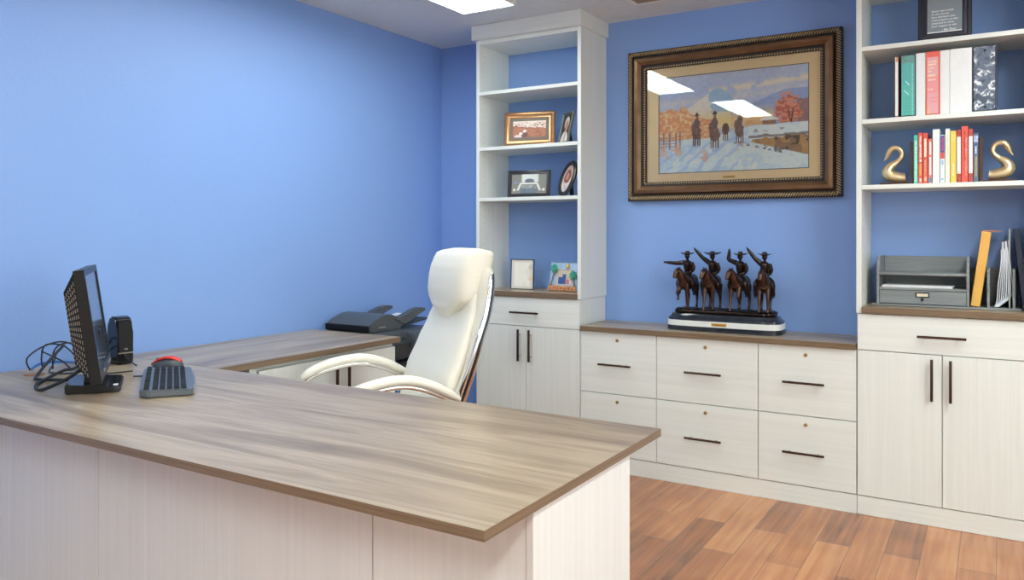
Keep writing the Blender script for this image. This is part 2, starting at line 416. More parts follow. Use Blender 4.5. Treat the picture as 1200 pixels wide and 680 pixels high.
# ------------------------------------------------------------ cabinets with drawer + doors (left and right of the credenza)
def base_cabinet(x0, x1, seam, label):
    t = thing('base_cabinet', label, 'cabinet', ((x0 + x1) / 2, YB, 0), group='base cabinets under the bookcases')
    ox, oy = -(x0 + x1) / 2, -YB
    def D(a, b, c, d, e, f): return (a + ox, b + ox, c + oy, d + oy, e, f)
    bx('cabinet_body', D(x0, x1, FY + .019, YB - .002, .084, .897), whiteV, t)
    bx('toe_board', D(x0, x1, FY + .004, FY + .0185, 0.0005, .084), whiteH, t)
    dr = bx('drawer', D(x0 + G, x1 - G, FY, FY + .018, .736, .895), whiteH, t)
    hx = seam
    bar_handle(dr, (hx - .002 + ox, FY + oy, .811), .184, 'x')
    for a, b, hh in ((x0 + G, seam - G, seam - .038), (seam + G, x1 - G, seam + .032)):
        d = bx('door', D(a, b, FY, FY + .018, .088, .7325), whiteV, t)
        bar_handle(d, (hh + ox, FY + oy, .628), .178, 'z')
    return t
base_cabinet(-2.579, -1.907, -2.243, 'white base cabinet with drawer and two doors in the corner behind the chair')
base_cabinet(-.530, .140, -.196, 'white base cabinet with drawer and two doors at the right edge under the binders shelves')
def worktop(name, label, x0, x1, y0, y1, z0, z1, mat=oakX, em=edgeX, cat='worktop'):
    bm = bmesh.new(); box(bm, x0, x1, y0, y1, z0, z1, bev=.001)
    for f in bm.faces:
        if abs(f.normal.z) < .5: f.material_index = 1
    return tag(obj(name, bm, [mat, em]), label, cat)
worktop('worktop', 'short grey oak ledge carrying the beach frame in the left bookcase', -2.556, -1.9215, FY - .012, YB - .001, .8985, .927)
worktop('worktop', 'grey oak ledge carrying the desk organizer in the right bookcase', -.5105, .118, FY - .012, YB - .001, .8985, .927)
def bookcase(x0, x1, shelves, label, crown):
    t = thing('bookcase', label, 'bookcase', ((x0 + x1) / 2, YB, .898), group='white open bookcases')
    ox, oy, oz = -(x0 + x1) / 2, -YB, -.898
    def D(a, b, c, d, e, f): return (a + ox, b + ox, c + oy, d + oy, e + oz, f + oz)
    top = 2.368
    for a, b in ((x0, x0 + .022), (x1 - .022, x1)):
        bm = bmesh.new(); box(bm, *D(a, b, FY, YB - .001, .8985, top), bev=.001)
        obj('side_panel', bm, whiteV, t)
    for z in shelves: bx('shelf', D(x0 + .0225, x1 - .0225, FY + .001, YB - .001, z - .020, z), whiteH, t)
    bx('top_panel', D(x0 + .0225, x1 - .0225, FY + .001, YB - .001, top - .022, top - .0003), whiteH, t)
    if crown:
        bx('crown_board', D(x0 - .012, x1 + .014, FY - .034, YB - .001, top + .0003, ZC - .001), whiteH, t, bev=.002)
    # shelf-pin holes
    bm = bmesh.new(); n = 0
    for k in range(34):
        z = 1.0 + k * .039
        for y in (FY + .05, YB - .06):
            if all(abs(z - s + .01) > .016 for s in shelves):
                tube(bm, [(x0 + .0221 + ox, y + oy, z + oz), (x0 + .0226 + ox, y + oy, z + oz)], .0025, 8)
    obj('shelf_pin_hole', bm, plain('pin_hole_grey', rgb(170, 168, 160), .8), t)['kind'] = 'stuff'
    return t
S1, S2, S3 = 2.078, 1.755, 1.463
bookcase(-2.579, -1.901, (2.073, 1.751, 1.459), 'white open bookcase holding framed photos, left of the painting', True)
bookcase(-.5335, .142, (2.083, 1.760, 1.468), 'white open bookcase holding binders, books and swans at the right edge', True)

# ------------------------------------------------------------ credenza: three file cabinets and one top
def file_cabinet(x0, x1, label):
    t = thing('file_cabinet', label, 'file cabinet', ((x0 + x1) / 2, YB, 0), group='two-drawer file cabinets under the sculpture')
    ox, oy = -(x0 + x1) / 2, -YB
    def D(a, b, c, d, e, f): return (a + ox, b + ox, c + oy, d + oy, e, f)
    bx('cabinet_body', D(x0 + .0003, x1 - .0003, FY + .019, YB - .002, .084, .734), whiteH, t)
    bx('toe_board', D(x0, x1, FY + .004, FY + .0185, 0.0005, .084), whiteH, t, bev=0)
    for z0, z1, lz, hz in ((.412, .732, .693, .565), (.088, .408, .370, .241)):
        d = bx('drawer', D(x0 + G, x1 - G, FY, FY + .018, z0, z1), whiteH, t)
        cx = (x0 + x1) / 2
        bar_handle(d, (cx - .008 + ox, FY + oy, hz), .184, 'x')
        lock(d, cx + ox, FY + oy, lz)
file_cabinet(-1.905, -1.475, 'two-drawer white file cabinet partly hidden behind the desk corner')
file_cabinet(-1.475, -.965, 'two-drawer white file cabinet directly below the bronze sculpture, middle of three')
file_cabinet(-.965, -.532, 'two-drawer white file cabinet beside the right bookcase base')
worktop('credenza_top', 'long grey oak credenza top under the bronze sculpture', -1.8995, -.5345, FY - .018, YB - .001, .735, .760)

# ------------------------------------------------------------ desk (foreground) and return
D0, D1, DX0, DX1, DZ = 1.112, 1.935, -3.066, -.735, .75
t = thing('desk', 'large foreground desk with grey oak top and pale panelled front', 'desk', (DX1, D0, 0))
def LD(a, b, c, d, e, f): return (a - DX1, b - DX1, c - D0, d - D0, e, f)
bm = bmesh.new(); box(bm, *LD(DX0, DX1, D0, D1, DZ - .020, DZ), bev=.0008)
for f in bm.faces:
    if f.normal.z < .5: f.material_index = 1 if abs(f.normal.x) < .5 else 2
obj('desktop', bm, [oakX, edgeX, edgeY], t)
PY = 1.30
for a, b in ((-3.066, -2.712), (-2.709, -2.1715), (-2.1685, -1.1505), (-1.1475, -.7655)):
    bx('front_panel', LD(a, b, PY, PY + .018, .004, DZ - .0205), whiteP, t, bev=.001)
bx('backing_board', LD(DX0 + .01, -.78, PY + .0185, PY + .03, .004, DZ - .0205), seam_m, t, bev=0)
bx('end_panel', LD(-.764, -.748, PY - .001, 1.762, .001, DZ - .0205), whiteP, t, bev=.001)
bx('end_panel', LD(-3.066, -3.046, PY + .0305, 1.80, .001, DZ - .0205), whiteP, t, bev=.001)

t = thing('return_desk', 'grey oak return desk along the blue left wall with two white doors', 'desk', (XL, 1.937, 0))
def LR(a, b, c, d, e, f): return (a - XL, b - XL, c - 1.937, d - 1.937, e, f)
bm = bmesh.new(); box(bm, *LR(DX0, -2.472, 1.9375, 3.0, .724, .75), bev=.001)
for f in bm.faces:
    if f.normal.z < .5: f.material_index = 1 if abs(f.normal.x) > .5 else 2
obj('desktop', bm, [oakY, edgeY, edgeX], t)
bx('end_panel', LR(DX0, -2.495, 2.105, 2.122, .001, .7235), whiteV, t)
bx('support_panel', LR(-2.52, -2.50, 2.125, 2.145, .001, .7235), whiteV, t)
bx('cabinet_body', LR(DX0, -2.511, 2.15, 2.985, .001, .7235), whiteV, t)
for a, b, hy in ((2.152, 2.596, 2.560), (2.599, 2.983, 2.635)):
    d = bx('door', LR(-2.51, -2.492, a, b, .09, .705), whiteV, t)
    bm = bmesh.new(); x = -2.492 + .028 - XL; y = hy - 1.937
    box(bm, x - .0055, x + .0055, y - .0055, y + .0055, .515, .69, bev=.002)
    for z in (.545, .66): tube(bm, [(-2.4918 - XL, y, z), (x, y, z)], .0042, 10)
    obj('handle', bm, handle_m, d, smooth='angle')

# ------------------------------------------------------------ office chair
ch = thing('office_chair', 'high-backed ivory leather executive chair with chrome trim behind the desk', 'chair', (-2.004, 2.29, 0), (0, 0, math.radians(147.25)))
# base
for k in range(5):
    a = 2 * PI * k / 5 + .3; c, s = math.cos(a), math.sin(a)
    bm = bmesh.new()
    tube(bm, [(c * .02, s * .02, .105), (c * .15, s * .15, .095), (c * .30, s * .30, .075)], [.026, .021, .015], 10, flat=.7, up=(0, 0, 1))
    lg = obj('base_leg', bm, chrome_m, ch, smooth='angle')
    bm = bmesh.new()
    for q in (-.013, .013):
        tube(bm, [(c * .305 - s * (q - .009), s * .305 + c * (q - .009), .028), (c * .305 - s * (q + .009), s * .305 + c * (q + .009), .028)], .0275, 18)
    tube(bm, [(c * .305, s * .305, .03), (c * .305, s * .305, .07)], .007, 8)
    obj('caster', bm, blackp, lg, smooth='angle')
bm = bmesh.new(); tube(bm, [(0, 0, .07), (0, 0, .12), (0, 0, .121), (0, 0, .26), (0, 0, .261), (0, 0, .42)], [.04, .04, .027, .027, .016, .016], 20)
obj('gas_lift', bm, blackp, ch, smooth='angle')
bm = bmesh.new(); box(bm, -.11, .11, -.14, .12, .415, .452, bev=.012)
obj('tilt_mechanism', bm, blackp, ch)
bm = bmesh.new()
loft(bm, [sring(0, .03, .452, .215, .225, 4), sring(0, .03, .46, .245, .25, 4), sring(0, .03, .50, .262, .265, 4), sring(0, .032, .535, .258, .262, 4), sring(0, .035, .556, .225, .235, 3.5), sring(0, .04, .562, .12, .13, 3)])
obj('seat', bm, leather_m, ch, smooth=True)
# backrest: outer shell then front pad
def prof(z, tab):
    for i in range(len(tab) - 1):
        if tab[i][0] <= z <= tab[i + 1][0]:
            f = (z - tab[i][0]) / (tab[i + 1][0] - tab[i][0]); f = f * f * (3 - 2 * f) * .3 + f * .7
            return [a + (b - a) * f for a, b in zip(tab[i][1:], tab[i + 1][1:])]
    return list(tab[-1][1:]) if z > tab[-1][0] else list(tab[0][1:])
# z, y_front, y_rear, half width
SH = [(.47, -.155, -.225, .20), (.52, -.165, -.25, .235), (.63, -.20, -.28, .255), (.78, -.255, -.325, .262), (.88, -.285, -.355, .258), (.95, -.31, -.382, .25), (1.02, -.325, -.398, .243), (1.08, -.335, -.405, .235), (1.115, -.345, -.405, .215), (1.135, -.355, -.398, .17), (1.142, -.365, -.388, .10)]
bm = bmesh.new(); rg = []
for k in range(29):
    z = .47 + (1.142 - .47) * (k / 28 if k < 20 else k / 28)
    a, b, hw = prof(z, SH); rg.append(sring(0, (a + b) / 2, z, hw, abs(a - b) / 2, 3.2, 40))
loft(bm, rg); o = obj('back_shell', bm, leather_m, ch, smooth=True)
PD = [(.50, -.12, -.22, .17), (.55, -.125, -.23, .215), (.64, -.150, -.25, .236), (.72, -.175, -.27, .243), (.82, -.222, -.31, .238), (.90, -.262, -.33, .222), (.97, -.29, -.35, .205), (1.03, -.305, -.36, .19)]
bm = bmesh.new(); rg = []
for k in range(25):
    z = .50 + .53 * k / 24
    a, b, hw = prof(z, PD); rg.append(sring(0, (a + b) / 2, z, hw, abs(a - b) / 2, 2.8, 40))
loft(bm, rg)
for v in bm.verts:   # vertical stitched channels on the front face
    a, b, hw = prof(v.co.z, PD)
    if v.co.y > (a + b) / 2:
        v.co.y -= .006 * math.exp(-((abs(v.co.x) - .115) / .012) ** 2)
obj('backrest', bm, leather_m, ch, smooth=True)
HR = [(.895, -.292, -.322, .006), (.91, -.278, -.335, .030), (.94, -.262, -.355, .082), (.968, -.250, -.37, .132), (.985, -.252, -.378, .166), (1.0, -.250, -.382, .184), (1.03, -.248, -.388, .192), (1.08, -.252, -.40, .194), (1.12, -.260, -.418, .196), (1.155, -.274, -.43, .194), (1.176, -.288, -.43, .193), (1.189, -.315, -.415, .168), (1.194, -.345, -.39, .11)]
bm = bmesh.new(); rg = []
for k in range(33):
    z = .895 + .299 * k / 32
    a, b, hw = prof(z, HR); rg.append(sring(0, (a + b) / 2, z, hw, abs(a - b) / 2, 3.4, 40))
loft(bm, rg); obj('headrest', bm, leather_m, ch, smooth=True)
for s in (-1, 1):
    # chrome side rail along the shell edge
    pr = [(s * .205, -.17, .44), (s * .245, -.205, .55), (s * .261, -.243, .66), (s * .268, -.285, .78), (s * .266, -.318, .88), (s * .258, -.345, .95), (s * .250, -.362, 1.02), (s * .243, -.371, 1.08), (s * .240, -.374, 1.105)]
    bm = bmesh.new(); tube(bm, smoothpath(pr, 4), interp([.016, .021, .021, .019, .018, .016, .014, .012, .006], 4), 12, flat=.32, up=(1, 0, 0))
    rl = obj('side_rail', bm, chrome_m, ch, smooth=True)
    bm = bmesh.new(); tube(bm, smoothpath([(a + s * .0062, b - .002, c) for a, b, c in pr], 4), interp([.004, .006, .006, .0055, .005, .005, .004, .003, .002], 4), 8, flat=.4, up=(1, 0, 0))
    obj('rail_dark_line', bm, blackg, rl, smooth=True)  # thin gloss black line along the outside of the rail
    # padded arm, arched
    pa = [(s * .28, .225, .672), (s * .28, .20, .692), (s * .28, .14, .718), (s * .28, .05, .737), (s * .28, -.03, .738), (s * .28, -.11, .716), (s * .28, -.18, .682), (s * .277, -.225, .655)]
    bm = bmesh.new(); tube(bm, smoothpath(pa, 5), interp([.014, .026, .030, .031, .031, .030, .027, .016], 5), 16, flat=.62, up=(1, 0, 0) if False else None)
    ar = obj('armrest', bm, leather_m, ch, smooth=True)
    pf = [(s * .262, -.245, .632), (s * .275, -.20, .652), (s * .28, -.11, .694), (s * .28, -.03, .716), (s * .28, .05, .715), (s * .28, .14, .696), (s * .28, .205, .668), (s * .28, .20, .64), (s * .279, .14, .57), (s * .272, .08, .50), (s * .25, .03, .462), (s * .15, .0, .448)]
    bm = bmesh.new(); tube(bm, smoothpath(pf, 5), .0085, 10, flat=1.3)
    obj('arm_frame', bm, chrome_m, ar, smooth=True)

# ------------------------------------------------------------ monitor
mo = thing('monitor', 'black desktop monitor seen almost edge-on with cables behind it', 'monitor', (-2.475, 1.512, .75), (0, 0, math.atan2(.82, .57) + PI / 2))
# local: front is -Y; width along X
bm = bmesh.new()
prism(bm, [(-.105, -.045), (.118, -.045), (.123, -.025), (.11, .112), (-.098, .112), (-.11, -.025)], 'z', 0.001, .018, bev=.004)
for v in bm.verts:
    if v.co.z > .01: v.co.z += .014 * (v.co.y + .045) / .16
bsm = obj('stand_base', bm, blackg, mo, smooth='angle')
bm = bmesh.new(); box(bm, -.085, -.060, -.036, -.022, .0172, .0205); obj('badge', bm, white_pl, bsm)
tilt = math.radians(8)
bm = bmesh.new()
prism(bm, [(.025, .012), (.065, .02), (.052, .16), (.03, .19), (.018, .19)], 'x', -.035, .035, bev=.003)
obj('stand_neck', bm, blackm, mo)
Mt = Matrix.Translation((0, 0, .052)) @ Matrix.Rotation(-tilt, 4, 'X')
def xf(bm, M):
    bmesh.ops.transform(bm, matrix=M, verts=bm.verts[:]); return bm
Wm, Hm = .232, .345
bm = bmesh.new()
fr = .020
for d in ((-Wm, -Wm + fr, 0, .03, 0, Hm), (Wm - fr, Wm, 0, .03, 0, Hm), (-Wm + fr, Wm - fr, 0, .03, Hm - fr, Hm), (-Wm + fr, Wm - fr, 0, .03, 0, .034)):
    box(bm, *d)
box(bm, -Wm + fr, Wm - fr, .008, .03, .034, Hm - fr)
bmesh.ops.remove_doubles(bm, verts=bm.verts[:], dist=1e-5)
obj('bezel', xf(bm, Mt), blackp, mo)
bm = bmesh.new(); box(bm, -Wm + fr, Wm - fr, .004, .0079, .034, Hm - fr)
obj('screen', xf(bm, Mt), plain('switched_off_screen', rgb(58, 66, 80), .12, 0, .02), mo)
bm = bmesh.new()
A = [(-Wm + .006, .0302, .006), (Wm - .006, .0302, .006), (Wm - .006, .0302, Hm - .006), (-Wm + .006, .0302, Hm - .006)]
B = [(-Wm + .03, .065, .07), (Wm - .03, .065, .07), (Wm - .03, .065, Hm - .06), (-Wm + .03, .065, Hm - .06)]
va = [bm.verts.new(p) for p in A]; vb = [bm.verts.new(p) for p in B]
bm.faces.new(va[::-1]); bm.faces.new(vb)
for k in range(4): bm.faces.new((va[k], va[(k + 1) % 4], vb[(k + 1) % 4], vb[k]))
rear = obj('rear_housing', xf(bm, Mt), blackm, mo)
bm = bmesh.new()
vent_m = plain('vent_rib_grey', rgb(112, 104, 98), .5)
for sx in (-1, 1):
    for i in range(6):
        for j in range(15):
            f = (i + .5) / 6; x = sx * (Wm - .006 - .024 * f); y = .0302 + .0348 * f
            lo, hi = .02 + .06 * f, Hm - .02 - .05 * f; z = lo + (hi - lo) * j / 15
            box(bm, x - .0012, x + .0012, y - .0005, y + .0022, z, z + (hi - lo) / 15 * .62)
obj('vent_rib', xf(bm, Mt), vent_m, rear)['kind'] = 'stuff'
bm = bmesh.new()
for k in range(4): box(bm, .10 + k * .025, .112 + k * .025, -.003, .001, .012, .018, bev=.001)
obj('button', xf(bm, Mt), steel_m, mo)
bm = bmesh.new(); box(bm, -.10, -.06, -.0025, .0, .014, .022); obj('badge', xf(bm, Mt), steel_m, mo)

# ------------------------------------------------------------ speaker
sp = thing('speaker', 'slim black desktop speaker standing behind the monitor', 'speaker', (-2.885, 1.815, .75), (0, 0, math.radians(84)))
bm = bmesh.new(); prism(bm, [(-.045, .001), (.05, .001), (.04, .15), (.022, .182), (-.012, .184), (-.03, .176), (-.04, .12)], 'x', -.031, .031, bev=.006)
obj('cabinet', bm, blackg, sp, smooth='angle')
bm = bmesh.new(); prism(bm, [(-.0465, .05), (-.0415, .05), (-.036, .165), (-.0385, .165)], 'x', -.025, .025, bev=.001)
obj('grille', bm, blackm, sp)
bm = bmesh.new(); prism(bm, [(-.047, .043), (-.044, .043), (-.044, .0475), (-.047, .0475)], 'x', -.029, .029)
obj('silver_strip', bm, steel_m, sp)
bm = bmesh.new(); box(bm, -.006, .006, -.0478, -.046, .058, .063); obj('badge', bm, steel_m, sp)

# ------------------------------------------------------------ keyboard and mouse
kb = thing('keyboard', 'black computer keyboard lying on the desk in front of the monitor', 'keyboard', (-2.350, 1.642, .75), (0, 0, math.atan2(.325, -.459)))
# local x along the long side; local +y toward the camera-left/back? user side is -y after rotation
L, Wd = .228, .075
bm = bmesh.new()
out = [(-L, -Wd), (-L + .02, -Wd - .004), (0, -Wd - .012), (L - .02, -Wd - .004), (L, -Wd), (L + .002, .05), (L - .02, Wd), (-L + .02, Wd), (-L - .002, .05)]
prism(bm, out, 'z', .002, .020, bev=.004)
for v in bm.verts:
    if v.co.z > .01: v.co.z += .006 * (v.co.y + .07) / .15
obj('case', bm, plain('keyboard_grey_plastic', rgb(92, 98, 104), .35), kb, smooth='angle')
def keyblock(nm, x0, x1, cols, label=None):
    bm = bmesh.new(); p = (x1 - x0) / cols
    for r in range(6):
        y = .056 - r * .0205 - (.004 if r else 0)
        c = 0
        while c < cols:
            wdt = 1
            if r == 5 and cols > 10: wdt = {0: 1, 1: 1, 2: 1, 3: 6}.get(c, 1)
            if r == 3 and c == cols - 2 and cols > 10: wdt = 2
            if r == 0 and cols > 10 and c in (1, 6): c += 1; continue
            a = x0 + c * p + .0012; b = min(x0 + (c + wdt) * p, x1) - .0012
            zb = .020 + .006 * (y + .07) / .15
            q = bmesh.ops.create_cube(bm, size=1)['verts']
            for v in q:
                tp = v.co.z > 0; ins = .0022 if tp else 0
                v.co = Vector(((a + ins) if v.co.x < 0 else (b - ins), (y - .0078 + ins) if v.co.y < 0 else (y + .0078 - ins), zb + (.0085 if tp else .0005)))
            c += wdt
    return obj(nm, bm, blackm, kb)
keyblock('letter_keys', -.216, .050, 15); keyblock('navigation_keys', .060, .113, 3); keyblock('number_keys', .124, .200, 4)
bm = bmesh.new(); 
prism(bm, [(-.20, -.083), (.2, -.083), (.2, -.079), (-.2, -.079)], 'z', .018, .0195)
obj('edge_strip', bm, steel_m, kb)
ms = thing('mouse', 'red and black computer mouse beside the keyboard', 'mouse', (-2.640, 1.850, .75), (0, 0, math.radians(31)))
bm = bmesh.new()
loft(bm, [sring(0, 0, .001, .054, .029, 2.4), sring(0, 0, .008, .057, .032, 2.4), sring(.0, 0, .018, .054, .030, 2.4), sring(.006, 0, .027, .043, .025, 2.3), sring(.010, 0, .034, .026, .016, 2.2), sring(.011, 0, .036, .010, .007, 2)])
obj('body', bm, greyp, ms, smooth=True)
bm = bmesh.new(); rg = []
for k in range(17):
    f = k / 16; x = -.0575 + .108 * f
    z = .010 + .031 * math.sin(PI * min(1, (f * .82 + .04))) ** .8
    hw = .022 * math.sin(PI * (f * .86 + .10)) ** .5
    rg.append([(x, hw * math.cos(a), z + .0 + .004 * math.sin(a) if math.sin(a) >= 0 else z + .008 * math.sin(a)) for a in [2 * PI * q / 16 for q in range(16)]])
loft(bm, rg); obj('red_shell', bm, plain('glossy_red_plastic', rgb(226, 62, 48), .25), ms, smooth=True)
bm = bmesh.new(); tube(bm, [(-.036, -.003, .028), (-.036, .003, .028)], .009, 14)
obj('scroll_wheel', bm, blackp, ms, smooth='angle')

# ------------------------------------------------------------ cables behind the monitor
def cable(label, pts, r, mat=cable_m, sub=6):
    if 'keyboard wire' not in label: pts = [(a + (.03 if a < -2.6 else 0), b + (.075 if r < .005 else .03) * (1 if a < -2.6 else 0), c) for a, b, c in pts]
    bm = bmesh.new(); tube(bm, smoothpath(pts, sub), r, 8)
    return tag(obj('cable', bm, mat, smooth=True), label, 'cable', 'cables behind the monitor')
cable('thick black cable looping from the tangle round to the monitor base', [(-2.92, 1.66, .79), (-2.90, 1.60, .76), (-2.86, 1.54, .765), (-2.80, 1.45, .757), (-2.70, 1.36, .757), (-2.58, 1.36, .756), (-2.50, 1.41, .80), (-2.50, 1.50, .86)], .0055)
cable('second thick black cable with the tightest bend left of the monitor stand', [(-2.97, 1.60, .84), (-2.93, 1.53, .80), (-2.87, 1.45, .757), (-2.80, 1.42, .757), (-2.72, 1.46, .757), (-2.66, 1.48, .757), (-2.58, 1.515, .80)], .005)
rs = random.Random(5)
labs = ['thin black wire standing up like a hoop in the middle of the tangle', 'thin black wire curling back under the thick loops', 'thin black wire arching highest over the cable tangle', 'thin black wire reaching farthest left along the wall', 'thin black wire drooping toward the front of the tangle', 'thin black wire coiled low by the wall behind the screen', 'thin black wire zigzagging across the middle of the tangle']
wp = [[(-3.01, 1.50, .757), (-3.0, 1.49, .80), (-2.99, 1.50, .845), (-2.98, 1.56, .835), (-2.97, 1.60, .79), (-2.95, 1.62, .757)],
      [(-3.03, 1.56, .80), (-2.98, 1.52, .77), (-2.93, 1.48, .757), (-2.88, 1.47, .757), (-2.82, 1.50, .757), (-2.75, 1.55, .775)],
      [(-2.98, 1.52, .755), (-2.99, 1.53, .82), (-2.98, 1.57, .845), (-2.97, 1.66, .82), (-2.95, 1.74, .78), (-2.92, 1.78, .757)],
      [(-3.02, 1.46, .756), (-3.02, 1.45, .80), (-3.00, 1.50, .84), (-2.97, 1.56, .85), (-2.93, 1.62, .80), (-2.92, 1.57, .757)],
      [(-2.95, 1.62, .84), (-2.90, 1.62, .83), (-2.85, 1.62, .80), (-2.80, 1.60, .757), (-2.72, 1.56, .757), (-2.68, 1.64, .757)],
      [(-3.01, 1.62, .756), (-3.02, 1.72, .756), (-2.96, 1.78, .758), (-2.90, 1.70, .762), (-2.97, 1.64, .76), (-3.00, 1.74, .764), (-2.93, 1.77, .766), (-2.88, 1.68, .77), (-2.99, 1.60, .83)],
      [(-3.02, 1.50, .82), (-2.96, 1.54, .785), (-2.91, 1.56, .757), (-2.93, 1.64, .81), (-2.98, 1.68, .845), (-2.91, 1.72, .82), (-2.84, 1.73, .77), (-2.78, 1.72, .757)]]
for l, p in zip(labs, wp): cable(l, p, .0028)
cable('short blue network cable in the tangle behind the monitor', [(-3.03, 1.47, .757), (-3.03, 1.50, .772), (-3.01, 1.55, .775), (-3.00, 1.61, .765), (-3.02, 1.66, .757)], .0045, bluecab)
cable('thin keyboard wire running from the monitor stand to the keyboard', [(-2.56, 1.66, .755), (-2.52, 1.69, .7545), (-2.485, 1.675, .7545), (-2.455, 1.645, .76)], .0025)
bm = bmesh.new(); tube(bm, [(-2.915, 1.512, .7505), (-2.915, 1.512, .753)], .034, 24)
tag(obj('cable_grommet', bm, plain('tan_plastic', rgb(150, 112, 78), .5), smooth='angle'), 'flat tan cable grommet cover under the cable tangle', 'grommet')

# ------------------------------------------------------------ printer on its stand
pr = thing('printer', 'dark grey office printer with raised paper guides beyond the return desk', 'printer', (-2.80, 3.28, .60))
def PL(x0, x1, y0, y1, z0, z1): return (x0 + 2.80, x1 + 2.80, y0 - 3.28, y1 - 3.28, z0 - .60, z1 - .60)
bx('body', PL(-3.02, -2.60, 3.05, 3.53, .601, .70), greyd, pr, bev=.01)
bx('scanner_unit', PL(-3.02, -2.64, 3.05, 3.50, .7005, .742), greyp, pr, bev=.006)
bm = bmesh.new()
prism(bm, [(-.225, .1425), (.03, .1425), (.045, .158), (.03, .19), (.0, .208), (-.06, .228), (-.12, .225), (-.20, .198), (-.228, .178)], 'x', -.22, .085, bev=.005)
obj('document_feeder', bm, greyp, pr, smooth='angle')
bx('feeder_side_band', (-.222, .078, -.2315, -.2285, .146, .180), blackp, pr, bev=.001)
bm = bmesh.new()
prism(bm, [(.02, .15), (.26, .178), (.26, .184), (.02, .160)], 'x', -.20, .09, bev=.001)
tr = obj('input_tray', bm, greyd, pr)
for x0 in (-.19, .045):
    bm = bmesh.new(); prism(bm, [(-.04, .20), (.06, .212), (.12, .236), (.18, .246), (.225, .240), (.228, .226), (.16, .206), (.10, .180), (.05, .165)], 'x', x0, x0 + .045, bev=.003)
    obj('paper_guide', bm, greyp, tr, smooth='angle')
bm = bmesh.new(); prism(bm, [(.08, .176), (.24, .196), (.24, .199), (.08, .179)], 'x', -.13, .03); obj('paper', bm, paper_m, tr)
bm = bmesh.new(); box(bm, .0855, .0885, -.165, -.11, .163, .170, bev=.002); obj('feeder_latch', bm, steel_m, pr)
bm = bmesh.new()
prism(bm, [(.10, .135), (.165, .138), (.205, .125), (.235, .07), (.232, .05), (.18, .045), (.10, .06)], 'y', -.03, .20, bev=.006)
cp = obj('control_panel', bm, greyp, pr, smooth='angle')
bm = bmesh.new(); prism(bm, [(.2115, .118), (.2135, .119), (.2365, .075), (.2345, .074)], 'y', .02, .09); obj('display', bm, plain('pale_display', rgb(178, 178, 170), .3), cp)
bx('output_slot', (.1995, .204, -.20, -.05, .02, .085), blackg, pr, bev=.001)
st = thing('printer_stand', 'black printer stand beyond the return desk', 'stand', (-2.80, 3.28, 0))
bx('top', (-.25, .25, -.26, .28, .575, .5995), blackp, st, bev=.003)
bx('shelf', (-.235, .235, -.24, .26, .28, .30), blackp, st, bev=.003)
for a in (-.235, .215):
    for b in (-.245, .245): bx('leg', (a, a + .025, b, b + .025, .001, .575), blackp, st, bev=.002)
bm = bmesh.new()
for q in range(3):
    tube(bm, smoothpath([(.02, -.20 + q * .1, .30), (.12, -.18 + q * .1, .42), (.20, -.12 + q * .1, .50), (.19, -.02 + q * .1, .40), (.10, .03 + q * .05, .305)], 5), .006, 8)
tag(obj('power_cord', bm, cable_m, None, smooth=True, loc=(-2.80, 3.28, .003)), 'black power cords bunched on the printer stand shelf', 'cord')

# ------------------------------------------------------------ large framed painting
px0, px1, pz0, pz1 = -1.752, -.636, 1.432, 2.258
cxp = (px0 + px1) / 2
pt = thing('framed_painting', 'large framed winter landscape with riders hanging above the sculpture', 'painting', (cxp, YB, pz0))
hw, H = (px1 - px0) / 2, pz1 - pz0
def ring_frame(bm, prof_pts, hw, H, mi=None):
    """sweep profile (inset, y) around rectangle"""
    rings = []
    for ins, y in prof_pts:
        rings.append([bm.verts.new(p) for p in ((-hw + ins, y, ins), (hw - ins, y, ins), (hw - ins, y, H - ins), (-hw + ins, y, H - ins))])
    for i in range(len(rings) - 1):
        for k in range(4):
            f = bm.faces.new((rings[i][k], rings[i][(k + 1) % 4], rings[i + 1][(k + 1) % 4], rings[i + 1][k]))
            if mi: f.material_index = mi[i]
bm = bmesh.new()
ring_frame(bm, [(0, -.001), (0, -.036), (.006, -.040), (.026, -.040), (.028, -.034), (.034, -.032), (.042, -.050), (.060, -.052), (.078, -.042), (.082, -.036), (.088, -.035), (.088, -.030), (.102, -.029), (.102, -.012)],
           hw, H, [1, 1, 1, 1, 1, 0, 0, 0, 1, 1, 1, 1, 1])
fro = obj('frame', bm, [frame_br, frame_dk], pt)
def edge_run(hw, H, ins):
    return [((-hw + ins, ins), (hw - ins, ins)), ((hw - ins, ins), (hw - ins, H - ins)), ((hw - ins, H - ins), (-hw + ins, H - ins)), ((-hw + ins, H - ins), (-hw + ins, ins))]
bm = bmesh.new()   # twisted rope
for (a, b) in edge_run(hw, H, .015):
    Lr = math.dist(a, b); n = int(Lr / .0125); dx, dz = (b[0] - a[0]) / Lr, (b[1] - a[1]) / Lr
    for k in range(n):
        s = (k + .5) * Lr / n; x = a[0] + dx * s; z = a[1] + dz * s
        p0 = (x - dx * .007 - dz * -.011 * -1, -.041, z - dz * .007 + dx * -.011)
        p1 = (x + dx * .007 + dz * -.011, -.041, z + dz * .007 + dx * .011)
        p0 = (x - dx * .007 + dz * .011, -.041, z - dz * .007 - dx * .011); p1 = (x + dx * .007 - dz * .011, -.041, z + dz * .007 + dx * .011)
        m = ((p0[0] + p1[0]) / 2, -.0455, (p0[2] + p1[2]) / 2)
        tube(bm, [p0, m, p1], [.0024, .0040, .0024], 6)
obj('rope_moulding', bm, rope_m, fro, smooth=True)
bm = bmesh.new()   # beads
